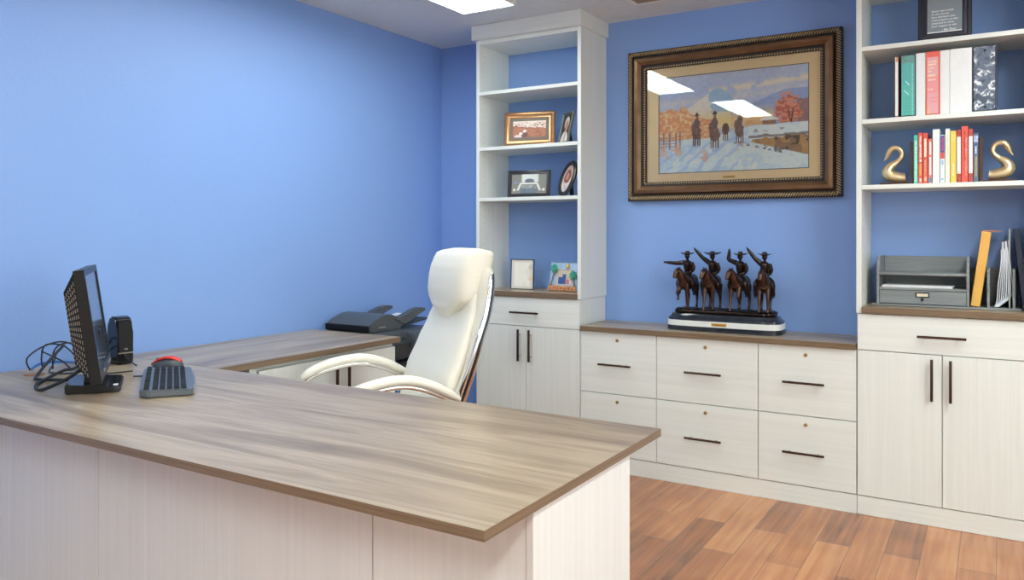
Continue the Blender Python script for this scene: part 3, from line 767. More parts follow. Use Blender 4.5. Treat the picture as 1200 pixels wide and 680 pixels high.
for (a, b) in edge_run(hw, H, .095):
    Lr = math.dist(a, b); n = int(Lr / .0135)
    for k in range(n):
        s = (k + .5) / n; x = a[0] + (b[0] - a[0]) * s; z = a[1] + (b[1] - a[1]) * s
        ellipsoid(bm, (x, -.031, z), (.0048, .004, .0048), seg=8)
obj('bead_moulding', bm, rope_m, fro, smooth=True)
ix0, ix1, iz0, iz1 = -1.578, -.798, 1.583, 2.100     # picture window
bm = bmesh.new()
ww0, ww1, wz_0, wz_1 = ix0 - cxp, ix1 - cxp, iz0 - pz0, iz1 - pz0
iw = hw - .10
for d in ((-iw, ww0, -.014, -.010, .10, H - .10), (ww1, iw, -.014, -.010, .10, H - .10), (ww0, ww1, -.014, -.010, .10, wz_0), (ww0, ww1, -.014, -.010, wz_1, H - .10)):
    box(bm, *d)
bmesh.ops.remove_doubles(bm, verts=bm.verts[:], dist=1e-5)
mtb = obj('mat_board', bm, mat_tan, pt)
bm = bmesh.new()
for d in ((ww0 - .004, ww0, -.0146, -.0141, wz_0 - .004, wz_1 + .004), (ww1, ww1 + .004, -.0146, -.0141, wz_0 - .004, wz_1 + .004), (ww0, ww1, -.0146, -.0141, wz_0 - .004, wz_0), (ww0, ww1, -.0146, -.0141, wz_1, wz_1 + .004)):
    box(bm, *d)
obj('mat_bevel', bm, plain('mat_bevel_slate', rgb(96, 98, 110), .5), mtb)
bm = bmesh.new(); box(bm, -.032, .032, -.0152, -.0141, .112, .124); npl = obj('nameplate', bm, plate_m, pt, label='small gold nameplate')
bm = bmesh.new()
for k in range(9): box(bm, -.026 + k * .006, -.0225 + k * .006, -.0157, -.01525, .115, .121)
obj('engraving', bm, plain('engraved_brown', rgb(130, 84, 40), .5), npl)

def painting(u, v):
    c = canvas(u, (178, 190, 216))
    n1 = vnoise(u, v, 9, 1); n2 = vnoise(u, v, 30, 2); n3 = vnoise(u, v, 58, 3); n4 = vnoise(u * 2.2, v * .7, 14, 4)
    put(c, v < 1, (168, 186, 222), 0.6)
    put(c, (1 - v / .25), (196, 200, 214), .7)
    put(c, np.exp(-((v - .16 + .10 * (u - .6)) / .035) ** 2) * (u > .35) * (n4 > .25), (240, 222, 198), .8)
    put(c, np.exp(-((v - .28 + .05 * u) / .05) ** 2) * (.5 + .5 * n4), (232, 216, 200), .6)
    # mountains
    rid = .36 - .20 * np.exp(-((u - .42) / .11) ** 2) - .06 * np.exp(-((u - .28) / .10) ** 2) + .03 * (n1 - .5)
    put(c, (v > rid) & (v < .56), (226, 218, 206))
    put(c, (v > rid) & (v < .40) & (np.abs(u - .44 - .1 * (v - .2)) < .07 + .03 * n2), (150, 186, 216), .85)
    rid2 = .40 - .18 * np.clip((u - .52) / .35, 0, 1) + .02 * (n1 - .5)
    put(c, (v > rid2) & (v < .56) & (u > .5), (140, 162, 204), .85)
    # warm haze and far trees
    put(c, np.exp(-((v - .50) / .09) ** 2) * (u < .78), (244, 200, 128), .85)
    tl = .34 + .14 * np.clip(u / .34, 0, 1) ** 2 + .05 * (n2 - .5) - .05 * np.exp(-((u - .17) / .05) ** 2)
    put(c, (v > tl) & (v < .68) & (u < .40), (228, 176, 124), .9)
    put(c, (v > tl) & (v < .68) & (u < .40) & (n3 > .56), (206, 138, 92), .75)
    put(c, (v > tl + .02) & (v < .64) & (u < .38) & (n3 < .28), (250, 222, 178), .8)
    tr_ = .30 + .03 * n2
    put(c, (v > tr_ + .02) & (v < .60) & (u > .93), (150, 104, 92), .8)
    put(c, (((u - .875) / .085) ** 2 + ((v - .43) / .16) ** 2 < .3 + 1.2 * n3), (228, 140, 100), .8)
    put(c, (((u - .875) / .08) ** 2 + ((v - .43) / .15) ** 2 < 1) & (n3 > .62), (172, 82, 60), .8)
    put(c, (np.abs(u - .90 + .1 * (v - .5)) < .005) & (v > .42) & (v < .62), (92, 60, 50))
    put(c, (np.abs(u - .885 - .15 * (v - .5)) < .004) & (v > .42) & (v < .62), (100, 66, 54))
    put(c, (v > .50) & (v < .575) & (u > .60) & (u < .80), (212, 166, 112), .7)
    # cabin
    put(c, (u > .71) & (u < .80) & (v > .515) & (v < .555), (150, 112, 88))
    put(c, (v > .475 + .5 * np.abs(u - .75)) & (v < .52) & (u > .695) & (u < .815), (236, 226, 216))
    # snow
    gl = .655 - .10 * np.clip((u - .35) / .3, 0, 1) + .015 * (n1 - .5)
    g = v > gl
    put(c, g, (196, 214, 238))
    put(c, g & (n1 > .55), (216, 228, 244), .7)
    put(c, g & (np.sin((u + v * .75) * 55 + n1 * 4) > .55) & (u < .55), (170, 192, 228), .6)
    put(c, g & (n2 > .78), (232, 238, 246), .6)
    put(c, g & (u < .14) & (v < .78) & (n2 > .45), (222, 178, 150), .6)
    # river
    rv = (u > .60 + .5 * np.abs(v - .80)) & (v > .665 + .04 * n2) & (v < .70 + .42 * np.clip(u - .58, 0, 1))
    put(c, rv, (146, 118, 88))
    put(c, rv & (n4 > .5), (186, 146, 92), .8)
    put(c, rv & (n2 < .28), (84, 74, 66), .9)
    put(c, (v > .645) & (v < .67 + .02 * n2) & (u > .62), (112, 104, 98), .8)
    put(c, (v > .71 + .30 * (u - .55)) & (v < .735 + .40 * (u - .55)) & (u > .52) & (u < .9) & (n3 > .5), (86, 84, 88), .8)
    # banks
    put(c, (v > .565) & (v < .645 + .02 * n2) & (u > .62) & (n1 + .3 * n2 > .35), (214, 226, 244), .95)
    put(c, (v > .60) & (v < .63) & (u > .62) & (u < .86) & (n2 < .4), (130, 124, 120), .7)
    # fence and brush
    for fx in (.03, .075, .12, .15):
        put(c, (np.abs(u - fx) < .006) & (v > .58) & (v < .76), (140, 116, 106), .8)
    for fv in (.63, .66, .69, .72):
        put(c, (np.abs(v - fv - .02 * u) < .006) & (u < .11), (160, 134, 124), .7)
    for bx_, bv, br_ in ((.32, .83, .035), (.14, .78, .03), (.02, .77, .04), (.06, .86, .02), (.57, .77, .025)):
        put(c, (((u - bx_) / br_) ** 2 + ((v - bv) / (br_ * 1.9)) ** 2 < .25 + 1.1 * n3) & (n2 > .3), (216, 172, 146), .7)
    # riders
    for rx, s in ((.27, 1.0), (.395, 1.12), (.565, 1.0)):
        y0 = .46 - .01 * s
        def E(cx, cy, a, b): return ((u - cx) / a) ** 2 + ((v - cy) / b) ** 2 < 1
        put(c, E(rx - .003 + .006 * (n2 - .5), y0 + .15 * s, .025 * s + .012 * n2, .060 * s + .02 * n3), (112, 86, 74), .92)           # horse barrel and coat skirts
        put(c, E(rx - .026 * s, y0 + .09 * s, .013, .045 * s), (126, 94, 78))            # horse neck
        put(c, E(rx, y0 + .048 * s, .014 * s + .010 * n3, .052 * s), (104, 88, 92), .92)                   # rider torso
        put(c, E(rx, y0 - .018 * s, .010, .022), (150, 112, 92))
        put(c, E(rx, y0 - .034 * s, .019, .008), (78, 62, 56)); put(c, E(rx, y0 - .046 * s, .009, .016), (78, 62, 56)); put(c, E(rx - .030 * s, y0 + .075 * s, .007, .02), (140, 104, 86)); put(c, E(rx, y0 + .13 * s, .010, .035), (150, 116, 98), .6)                           # hat
        for lx in (-.024, -.010, .006, .020):
            put(c, (np.abs(u - rx - lx * s) < .0042) & (v > y0 + .17 * s) & (v < y0 + .285 * s), (104, 76, 66))
        put(c, E(rx + .01, y0 + .16 * s, .014, .05), (128, 96, 84), .6)
        put(c, (np.abs(u - rx) < .02) & (v > y0 + .285 * s) & (v < y0 + .31 * s), (158, 166, 192), .5)
    put(c, ((u - .468) / .024) ** 2 + ((v - .575) / .06) ** 2 < 1, (104, 74, 62))
    for lx in (-.014, .0, .014): put(c, (np.abs(u - .468 - lx) < .0038) & (v > .61) & (v < .70), (110, 80, 68))
    return (c + (n3[:, None] - .5) * 14) * 1.1 + 8
painted('picture', ix1 - ix0, iz1 - iz0, 300, 200, painting, glossp, pt, ((ix0 + ix1) / 2 - cxp, -.0105, wz_0))
# glazing sheet: a thin dielectric pane (reflects the ceiling lights)
gm, gnt, gb = nodes('clear_glazing')
gnt.nodes.remove(gb)
tb = N(gnt, 'ShaderNodeBsdfTransparent'); gl_ = N(gnt, 'ShaderNodeBsdfGlossy'); gl_.inputs['Roughness'].default_value = 0.015
fz = N(gnt, 'ShaderNodeFresnel'); fz.inputs['IOR'].default_value = 1.5; mxs = N(gnt, 'ShaderNodeMixShader')
gnt.links.new(fz.outputs[0], mxs.inputs[0]); gnt.links.new(tb.outputs[0], mxs.inputs[1]); gnt.links.new(gl_.outputs[0], mxs.inputs[2])
gnt.links.new(mxs.outputs[0], gnt.nodes['Material Output'].inputs[0])
bm = bmesh.new(); box(bm, -iw, iw, -.0185, -.0165, .10, H - .10); obj('glass_pane', bm, gm, pt)

# ------------------------------------------------------------ bronze sculpture of riders on a marble base
scu = thing('sculpture', 'bronze group of four mounted riders on a black and white marble base', 'sculpture', (-1.172, 3.985, .76))
def base_ring(z, ins=0.0):
    n = 48; r = []
    hx, hy, cr = .288 - ins, .103 - ins, .07 - ins * .5
    for k in range(n):
        t = 2 * PI * k / n; c, s = math.cos(t), math.sin(t); e = 5
        r.append((hx * math.copysign(abs(c) ** (2 / e), c), hy * math.copysign(abs(s) ** (2 / e), s), z))
    return r
bm = bmesh.new(); loft(bm, [base_ring(.0005), base_ring(.024)]); loft(bm, [base_ring(.0525, .004), base_ring(.064, .006), base_ring(.072, .018), base_ring(.084, .024)])
mb = obj('marble_base', bm, marbleb, scu, smooth='angle')
bm = bmesh.new(); loft(bm, [base_ring(.0242, .001), base_ring(.0523, .001)]); obj('white_marble_band', bm, marblew, mb, smooth='angle')
bm = bmesh.new(); tube(bm, [(-.032, -.104, .038), (.032, -.104, .038)], .0075, 16, flat=.3) if False else box(bm, -.040, .036, -.1045, -.1015, .031, .046, bev=.001)
npl = obj('nameplate', bm, plate_m, mb)
bm = bmesh.new()
for k in range(8): box(bm, -.022 + k * .006, -.019 + k * .006, -.1050, -.1044, .036, .041)
obj('engraving', bm, plain('engraved_rust', rgb(160, 96, 48), .5), npl)
bm = bmesh.new()
gr = [base_ring(.0842, .038), base_ring(.100, .034), base_ring(.108, .046)]
loft(bm, gr, close=True)
bmesh.ops.subdivide_edges(bm, edges=[e for e in bm.edges], cuts=2, use_grid_fill=True)
rr = random.Random(3)
for v in bm.verts:
    if v.co.z > .09: v.co += Vector((rr.uniform(-.003, .003), rr.uniform(-.003, .003), rr.uniform(-.005, .003)))
obj('bronze_ground', bm, bronze_m, scu, smooth=True)
def remesh(o, vs=.0022):
    m = o.modifiers.new('remesh', 'REMESH'); m.mode = 'VOXEL'; m.voxel_size = vs; m.use_smooth_shade = True
    s = o.modifiers.new('smooth', 'SMOOTH'); s.iterations = 3; s.factor = .5
def horse(x, y, rz, legs, headdx, scl=1.0):
    """legs: for (front L, front R, rear L, rear R) knee forward offset, foot forward offset, foot lift"""
    bm = bmesh.new()
    tube(bm, smoothpath([(0, .078, .135), (0, .065, .142), (0, .03, .135), (0, -.01, .130), (0, -.045, .135), (0, -.068, .140)], 4), interp([.018, .035, .038, .038, .037, .024], 4), 14)
    hx = headdx
    tube(bm, smoothpath([(0, -.045, .142), (hx * .3, -.068, .165), (hx * .7, -.085, .190), (hx, -.092, .202)], 4), interp([.034, .027, .020, .014], 4), 12)
    tube(bm, smoothpath([(hx * .95, -.080, .203), (hx * 1.2, -.100, .192), (hx * 1.55, -.116, .170), (hx * 1.7, -.121, .160)], 4), interp([.013, .0155, .0112, .009], 4), 10)
    for s in (-1, 1):
        tube(bm, [(hx + s * .006, -.082, .210), (hx + s * .008, -.083, .222)], [.004, .001], 6)
    tube(bm, smoothpath([(0, .082, .150), (.004, .102, .142), (.010, .112, .112), (.012, .110, .075)], 4), interp([.007, .010, .011, .004], 4), 8)
    tube(bm, smoothpath([(hx * .2, -.050, .172), (hx * .6, -.070, .196), (hx * .9, -.080, .212)], 3), [.006] * 7, 6)   # mane
    fl, fr_, rl, rr_ = legs
    for s, (k, f, li) in ((-1, fl), (1, fr_)):
        tube(bm, smoothpath([(s * .018, -.050, .120), (s * .020, -.052 - k * .6, .088), (s * .020, -.054 - k, .058 + li * .6), (s * .020, -.052 - f, .022 + li), (s * .020, -.055 - f, .010 + li), (s * .020, -.058 - f, .001 + li)], 3), interp([.016, .011, .0082, .0058, .0066, .0085], 3), 8)
    for s, (k, f, li) in ((-1, rl), (1, rr_)):
        tube(bm, smoothpath([(s * .018, .058, .125), (s * .022, .050 - k, .092), (s * .022, .070 - k, .062 + li * .6), (s * .022, .064 - f, .024 + li), (s * .022, .060 - f, .010 + li), (s * .022, .056 - f, .001 + li)], 3), interp([.024, .015, .0085, .0062, .0068, .0085], 3), 8)
    o = obj('horse', bm, bronze_hi, scu, smooth=True, loc=(x, y, .105)); o.rotation_euler.z = rz; o.scale = (scl,) * 3; remesh(o)
    return o
def rider(hs, arm, lean=0, hat=1.0):
    bm = bmesh.new(); L_ = lean
    tube(bm, smoothpath([(0, .012, .155), (L_ * .3, .010, .185), (L_ * .7, .006, .215), (L_, .004, .238), (L_, .004, .248)], 4), interp([.026, .023, .028, .029, .013], 4), 12, flat=.75)
    tube(bm, [(L_, .004, .245), (L_ * 1.05, .001, .262)], [.0075, .007], 8)
    ellipsoid(bm, (L_ * 1.1, -.001, .272), (.0138, .0148, .0165))
    tube(bm, [(L_ * 1.1, -.010, .271), (L_ * 1.1, -.0145, .269)], [.003, .002], 6)
    for s in (-1, 1):
        tube(bm, smoothpath([(s * .010, .010, .160), (s * .030, -.012, .150), (s * .039, -.026, .130), (s * .040, -.012, .100), (s * .042, -.008, .078)], 3), interp([.018, .0165, .0135, .011, .0085], 3), 10)
        tube(bm, [(s * .042, -.004, .076), (s * .042, -.024, .073)], [.0065, .0045], 8)
    sh = Vector((L_ - .016, .004, .236))
    e, h = Vector(arm[0]), Vector(arm[1])
    tube(bm, smoothpath([sh, (sh + e) / 2, e, (e + h) / 2, h], 3), interp([.0145, .0125, .0108, .0095, .0078], 3), 8)
    d = (h - e).normalized(); ellipsoid(bm, h + d * .005, (.006, .0055, .007), seg=10)
    for q in range(4): tube(bm, [h + d * .008 + Vector((0, 0, (q - 1.5) * .0025)), h + d * .0185 + Vector((0, 0, (q - 1.5) * .004))], .0014, 5)
    sh = Vector((L_ + .020, .004, .236))
    tube(bm, smoothpath([sh, sh + Vector((.010, .004, -.028)), sh + Vector((.004, -.022, -.048)), sh + Vector((-.012, -.034, -.050))], 3), interp([.0125, .0110, .0092, .007], 3), 8)
    o = obj('rider', bm, bronze_m, hs, smooth=True); remesh(o, .0018)
    bm = bmesh.new()
    loft(bm, [sring(L_ * 1.1, .002, .2790, .034 * hat, .029 * hat, 2), sring(L_ * 1.1, .002, .2815, .035 * hat, .030 * hat, 2), sring(L_ * 1.1, .002, .2818, .014, .015, 2), sring(L_ * 1.1, .002, .293, .0115, .013, 2), sring(L_ * 1.1, .002, .2975, .008, .010, 2)])
    for v in bm.verts:
        rx = abs(v.co.x - L_ * 1.1)
        if rx > .015: v.co.z += (rx - .015) * .45
    obj('hat', bm, bronze_m, hs and o, smooth='angle')
st_ = (0, 0, 0)
H1 = horse(-.200, .005, math.radians(-4), ((.030, .018, .045), (.0, .0, 0), (.0, .0, 0), (-.006, -.012, 0)), -.012)
rider(H1, ((-.062, .0, .232), (-.105, -.02, .236)))
H2 = horse(-.070, .0, math.radians(2), ((.012, .022, 0), (-.004, -.006, .0), (.010, .012, .0), (-.01, -.02, 0)), -.012)
rider(H2, ((-.045, .0, .262), (-.078, -.008, .300)), .004, 1.25)
H3 = horse(.068, .012, math.radians(-6), ((.010, .020, 0), (.012, -.004, .018), (.0, .006, .0), (-.008, -.014, 0)), -.010)
rider(H3, ((-.056, .0, .256), (-.050, -.006, .298)), .004)
H4 = horse(.196, .0, math.radians(8), ((.008, .014, 0), (.004, .006, 0), (-.004, -.010, 0), (.008, .006, 0)), -.006)
rider(H4, ((-.048, .0, .266), (-.076, -.006, .304)))

# ------------------------------------------------------------ standing photo frames
def photo_frame(name, label, pos, rz, lean, w_, h_, fw, dep, fmat, paintf, inner=None, innermat=None, shape='rect', nx=50, nz=40, extra=None):
    t = thing(name, label, 'photo frame', pos, (-lean, 0, rz), group='photo frames in the left bookcase')
    off = dep * math.sin(lean) + .0008
    bm = bmesh.new()
    if shape == 'rect':
        pr_ = [(0, dep), (0, .002), (.002, 0), (fw * .35, -.002), (fw * .6, .003), (fw * .9, .002), (fw, .005), (fw, dep * .8)]
        ring_frame(bm, pr_, w_ / 2, h_)
        box(bm, -w_ / 2 + fw * .5, w_ / 2 - fw * .5, dep * .75, dep, fw * .5, h_ - fw * .5)
    else:
        a, b = w_ / 2, h_ / 2
        rings = []
        for ins, y in [(0, dep), (0, .004), (.006, -.002), (fw * .5, -.004), (fw * .8, .002), (fw, .004), (fw, dep * .7)]:
            rings.append([((a - ins) * math.cos(2 * PI * k / 48), y, b + (b - ins) * math.sin(2 * PI * k / 48)) for k in range(48)])
        loft(bm, rings, close=False)
        rings = [[(a * .9 * math.cos(2 * PI * k / 48), y, b + b * .9 * math.sin(2 * PI * k / 48)) for k in range(48)] for y in (dep * .7, dep)]
        loft(bm, rings)
    obj('frame', bm, fmat, t, smooth='angle')
    if shape == 'rect':
        pw, ph = w_ - 2 * fw, h_ - 2 * fw
        if inner:
            bm = bmesh.new(); ring_frame(bm, [(fw - .001, .0055), (fw + inner, .0055), (fw + inner, .0075)], w_ / 2, h_)
            obj('mat_board', bm, innermat, t); pw -= 2 * inner; ph -= 2 * inner
            painted('photo', pw, ph, nx, nz, paintf, paint_m, t, (0, .007, fw + inner))
        else:
            painted('photo', pw, ph, nx, nz, paintf, paint_m, t, (0, .006, fw))
    else:
        a, b = w_ / 2 - fw, h_ / 2 - fw
        o = painted('photo', 2 * a, 2 * b, nx, nz, paintf, paint_m, t, (0, .006, fw))
        for v in o.data.vertices:      # map the grid onto the oval
            x, z = v.co.x / a, (v.co.z - fw - b) / b
            v.co.x = a * x * math.sqrt(max(0, 1 - z * z / 2)); v.co.z = fw + b + b * z * math.sqrt(max(0, 1 - x * x / 2))
    bm = bmesh.new()   # easel strut down to the shelf
    L_ = h_ * .7; zt = h_ * .62
    tl = math.tan(lean); yb = dep + zt * .38
    # contact height in local frame: z_local*cos(lean) - y*sin(lean)=0 -> z=y*tan(lean)
    zb = yb * tl + .002
    prism(bm, [(dep, zt), (dep + .003, zt), (yb + .003, zb), (yb, zb)], 'x', -w_ * .12, w_ * .12)
    obj('easel_strut', bm, blackm, t)
    if extra: extra(t)
    return t
def sepia(u, v):
    n = vnoise(u, v, 12, 5); n2 = vnoise(u, v, 30, 6)
    c = canvas(u, (176, 112, 84)); put(c, v < .32 + .1 * n + .2 * (u - .5), (238, 224, 212)); put(c, (v < .4) & (v > .05) & (n2 > .6), (140, 90, 70), .7)
    put(c, (v > .4) & (n > .6), (150, 88, 64), .6)
    for cx, cy in ((.36, .62), (.24, .78)):
        put(c, ((u - cx) / .05) ** 2 + ((v - cy) / .10) ** 2 < 1, (238, 226, 218)); put(c, ((u - cx - .02) / .07) ** 2 + ((v - cy - .22) / .16) ** 2 < 1, (96, 62, 54), .8)
    put(c, ((u - .16) / .12) ** 2 + ((v - .97) / .14) ** 2 < 1, (230, 210, 206)); return c
def portrait(u, v):
    c = canvas(u, (60, 50, 50)); put(c, ((u - .5) / .28) ** 2 + ((v - .30) / .24) ** 2 < 1, (228, 222, 210)); put(c, ((u - .52) / .19) ** 2 + ((v - .40) / .20) ** 2 < 1, (196, 144, 118))
    put(c, ((u - .45) / .45) ** 2 + ((v - 1.0) / .38) ** 2 < 1, (234, 226, 216)); put(c, (np.abs(u - .5) < .08) & (v > .6), (206, 164, 142))
    put(c, (np.abs(np.abs(u - .5) - .08) < .03) & (np.abs(v - .38) < .015), (90, 60, 50)); put(c, (np.abs(u - .52) < .07) & (np.abs(v - .50) < .012), (150, 80, 74)); return c
def carphoto(u, v):
    n = vnoise(u, v, 16, 8); c = canvas(u, (128, 128, 120)); put(c, (u > .28) & (u < .78) & (v < .42), (214, 220, 216)); put(c, (((u - .52) / .14) ** 2 + ((v - .36) / .13) ** 2 < 1), (96, 100, 112))
    put(c, (v > .44) & (v < .52) & (np.abs(u - .5) < .26), (226, 226, 220)); put(c, (np.abs(np.abs(u - .5) - .24 - .25 * (v - .5)) < .03) & (v > .44) & (v < .85), (222, 222, 214))
    put(c, (v > .55) & (np.abs(u - .5) < .2) & (n > .4), (176, 180, 184), .8); put(c, (v > .72) & (np.abs(u - .5) < .24), (92, 104, 120), .8)
    put(c, ((u - .12) / .05) ** 2 + ((v - .42) / .07) ** 2 < 1, (120, 140, 190)); put(c, ((np.abs(u - .5) - .42) / .04) ** 2 + ((v - .8) / .06) ** 2 < 1, (228, 226, 214)); return c
def ovalphoto(u, v):
    n = vnoise(u, v, 14, 9); c = canvas(u, (216, 190, 172)); put(c, ((u - .5) / .34) ** 2 + ((v - .42) / .26) ** 2 < .8 + .4 * n, (146, 84, 72)); put(c, ((u - .46) / .16) ** 2 + ((v - .42) / .14) ** 2 < 1, (206, 158, 138))
    put(c, (v > .66) & (n > .35), (232, 218, 210), .9); return c
def glarephoto(u, v):  # near-white tones paint the light reflected off this picture
    n = vnoise(u, v, 5, 10); c = canvas(u, (244, 240, 228)); put(c, (n > .6), (236, 226, 204), .6); put(c, (u < .14) | (u > .88) | (v < .08) | (v > .9), (226, 218, 206), .8)
    put(c, ((u - .9) / .1) ** 2 + ((v - .25) / .1) ** 2 < 1, (206, 204, 204), .7); put(c, (u > .78) & (v > .6) & (n > .4), (236, 204, 160), .6); return c
def beach(u, v):
    n = vnoise(u, v, 25, 11); c = canvas(u, (178, 208, 240)); put(c, (n > .55) & (v < .4), (214, 228, 244), .7)
    put(c, v > .80, (196, 148, 104)); put(c, (v > .80) & (n > .6), (224, 190, 150), .8)
    for a, b, col in ((.28, .9, (206, 70, 60)), (.48, .88, (226, 220, 210)), (.62, .9, (214, 60, 56)), (.75, .91, (210, 64, 58)), (.9, .92, (236, 232, 226)), (.15, .9, (170, 100, 160))):
        put(c, ((u - a) / .035) ** 2 + ((v - b) / .04) ** 2 < 1, col)
    put(c, (u > .22) & (u < .82) & (v > .25) & (v < .82), (212, 190, 160)); put(c, (u > .25) & (u < .79) & (v > .29) & (v < .79), (222, 206, 180))
    put(c, (u > .30) & (u < .55) & (v > .52) & (v < .76), (64, 96, 160)); put(c, (u > .44) & (u < .57) & (v > .42) & (v < .76), (70, 100, 166))
    put(c, ((u - .63) / .08) ** 2 + ((v - .68) / .09) ** 2 < 1, (216, 130, 140)); put(c, ((u - .62) / .03) ** 2 + ((v - .56) / .04) ** 2 < 1, (226, 180, 160)); put(c, ((u - .74) / .03) ** 2 + ((v - .66) / .08) ** 2 < 1, (240, 234, 226))
    put(c, (v > .765) & (v < .80), (190, 214, 240)); return c
photo_frame('photo_frame', 'wide copper gold frame with a sepia photo of people outdoors', (-2.268, 3.885, 1.7515), math.radians(14), .10, .300, .198, .036, .018, goldfr, sepia, .016, plain('taupe_mat', rgb(120, 108, 96), .6))
photo_frame('photo_frame', 'upright grey green frame with a portrait, leaning beside the sepia photo', (-2.062, 3.90, 1.7515), math.radians(-38), .22, .135, .185, .016, .012, greenfr, portrait)
photo_frame('photo_frame', 'black rectangular frame with a grey photo beside the oval frame', (-2.268, 3.880, 1.4595), math.radians(12), .10, .252, .155, .022, .016, blackfr, carphoto)
photo_frame('photo_frame', 'tilted oval black frame with a brownish portrait', (-2.060, 3.885, 1.4595), math.radians(-34), .33, .165, .215, .028, .014, blackfr, ovalphoto, shape='oval')
photo_frame('photo_frame', 'small upright frame with light glare painted over its photo on the oak ledge', (-2.366, 3.97, .9275), math.radians(2), .06, .152, .176, .004, .012, blackfr, glarephoto)
def palms(t):
    gm_ = plain('palm_green', rgb(60, 176, 142), .5, 0, .5, 90); ym = plain('sun_yellow', rgb(238, 206, 110), .5); tk = plain('palm_trunk_brown', rgb(150, 104, 70), .6)
    for px, pz, tw in ((-.065, .118, -.085), (.072, .082, .085)):
        bm = bmesh.new()
        for k in range(9):
            a = 2 * PI * k / 9; L_ = .030
            c, s = math.cos(a), math.sin(a)
            tube(bm, [(px, -.006, pz + .012), (px + c * L_ * .6, -.010, pz + .014 + s * L_ * .6), (px + c * L_, -.006, pz + .006 + s * L_)], [.003, .005, .001], 6)
        pm = obj('palm_tree', bm, gm_, t)
        bm = bmesh.new(); tube(bm, [(px, -.004, pz + .01), ((px + tw) / 2, -.005, .06), (tw, -.003, .03)], [.003, .0035, .004], 6); obj('trunk', bm, tk, pm)
    bm = bmesh.new(); ellipsoid(bm, (.022, -.001, .142), (.014, .005, .014)); obj('sun', bm, ym, t, smooth=True)
    bm = bmesh.new(); box(bm, -.10, .10, -.010, -.001, .001, .028, bev=.004)
    sd = obj('sand_strip', bm, plain('sandy_brown', rgb(200, 150, 104), .7, 0, .3, 60), t)
    bm = bmesh.new()
    for k in range(7): ellipsoid(bm, (-.08 + k * .026, -.0105, .013 + .005 * (k % 2)), (.007, .003, .006), seg=8)
    obj('shell', bm, plain('red_shells', rgb(214, 84, 72), .5, 0, .6, 25), sd, smooth=True)
photo_frame('photo_frame', 'colourful beach frame with two palm trees and a sun', (-2.085, 3.945, .9275), math.radians(-10), .16, .200, .168, .004, .014, plain('sky_blue_frame', rgb(170, 204, 238), .5), beach, nx=80, nz=66, extra=palms)

# ------------------------------------------------------------ quote frame, top shelf right
def text_mesh(body, size, mat, parent, loc, ext=.0003, shear=0.0):
    cu = bpy.data.curves.new('txt', 'FONT'); cu.body = body; cu.size = size; cu.extrude = ext; cu.align_x = 'LEFT'; cu.shear = shear; cu.space_line = 1.12; cu.offset = size * .012
    to = bpy.data.objects.new('txt', cu); COL.objects.link(to)
    bpy.context.view_layer.update()
    me = bpy.data.meshes.new_from_object(to.evaluated_get(bpy.context.evaluated_depsgraph_get()))
    bpy.data.objects.remove(to)
    me.name = 'lettering'; me.materials.clear(); me.materials.append(mat)
    o = bpy.data.objects.new('lettering', me); COL.objects.link(o); o.parent = parent
    o.rotation_euler = (PI / 2, 0, 0); o.location = loc
    return o
txt_m = plain('white_lettering', rgb(236, 238, 238), .6)
qf = thing('quote_frame', 'black framed white-lettered quote standing on the highest visible shelf', 'frame', (-.190, 3.865, 2.0835), (-.07, 0, math.radians(0)))
bm = bmesh.new(); ring_frame(bm, [(0, .02), (0, .002), (.004, -.002), (.014, -.003), (.018, .003), (.030, .001), (.036, .006), (.036, .016)], .102, .262)
box(bm, -.08, .08, .012, .019, .02, .242)
obj('frame', bm, plain('navy_black_frame', rgb(40, 42, 54), .3), qf)
bm = bmesh.new(); box(bm, -.066, .066, .006, .0085, .036, .226); obj('print', bm, plain('slate_grey_print', rgb(132, 142, 150), .5), qf)
bm = bmesh.new(); box(bm, -.066, .066, .0035, .0058, .036, .040); obj('white_mat_edge', bm, white_pl, qf)
text_mesh("Some were made\nto win, but to\nbe a champion you\nmust prepare to win,\nprepared to carry\nyour respect to win", .0118, txt_m, qf, (-.050, .0055, .128))
text_mesh("- Big Flyer", .0135, txt_m, qf, (-.012, .0055, 0.043), shear=.25)
bm = bmesh.new(); prism(bm, [(.02, .17), (.023, .17), (.085, .008), (.082, .006)], 'x', -.03, .03); obj('easel_strut', bm, blackm, qf)

# ------------------------------------------------------------ binders
SZ2 = 1.7605
def binder(label, x0, x1, h, y0, mat, spine=None, smat=paint_m, edge=None, depth=.255):
    wd = x1 - x0
    t = thing('ring_binder', label, 'binder', ((x0 + x1) / 2, y0, SZ2), group='ring binders on the upper shelf')
    bm = bmesh.new(); r = .0025
    box(bm, -wd / 2, wd / 2, 0, .004, 0, h, bev=.0012)                       # spine
    box(bm, -wd / 2, -wd / 2 + .0028, .004, depth, 0, h, bev=.0008); box(bm, wd / 2 - .0028, wd / 2, .004, depth, 0, h, bev=.0008)
    obj('cover', bm, mat, t)
    if wd > .02:
        bm = bmesh.new(); box(bm, -wd / 2 + .004, wd / 2 - .004, .02, depth - .02, .006, h - .012); obj('pages', bm, paper_m, t)
    if spine:
        painted('spine_label', wd - (edge or .004), h - .012, max(8, int(wd * 900)), 120, spine, smat, t, (0, -.0006, .006))
    return t
bw = plain('white_binder_vinyl', rgb(232, 234, 234), .35); bk = plain('black_binder_vinyl', rgb(30, 32, 40), .35)
bt = plain('teal_binder_vinyl', rgb(70, 150, 140), .35); brd = plain('red_binder_vinyl', rgb(222, 82, 68), .4)
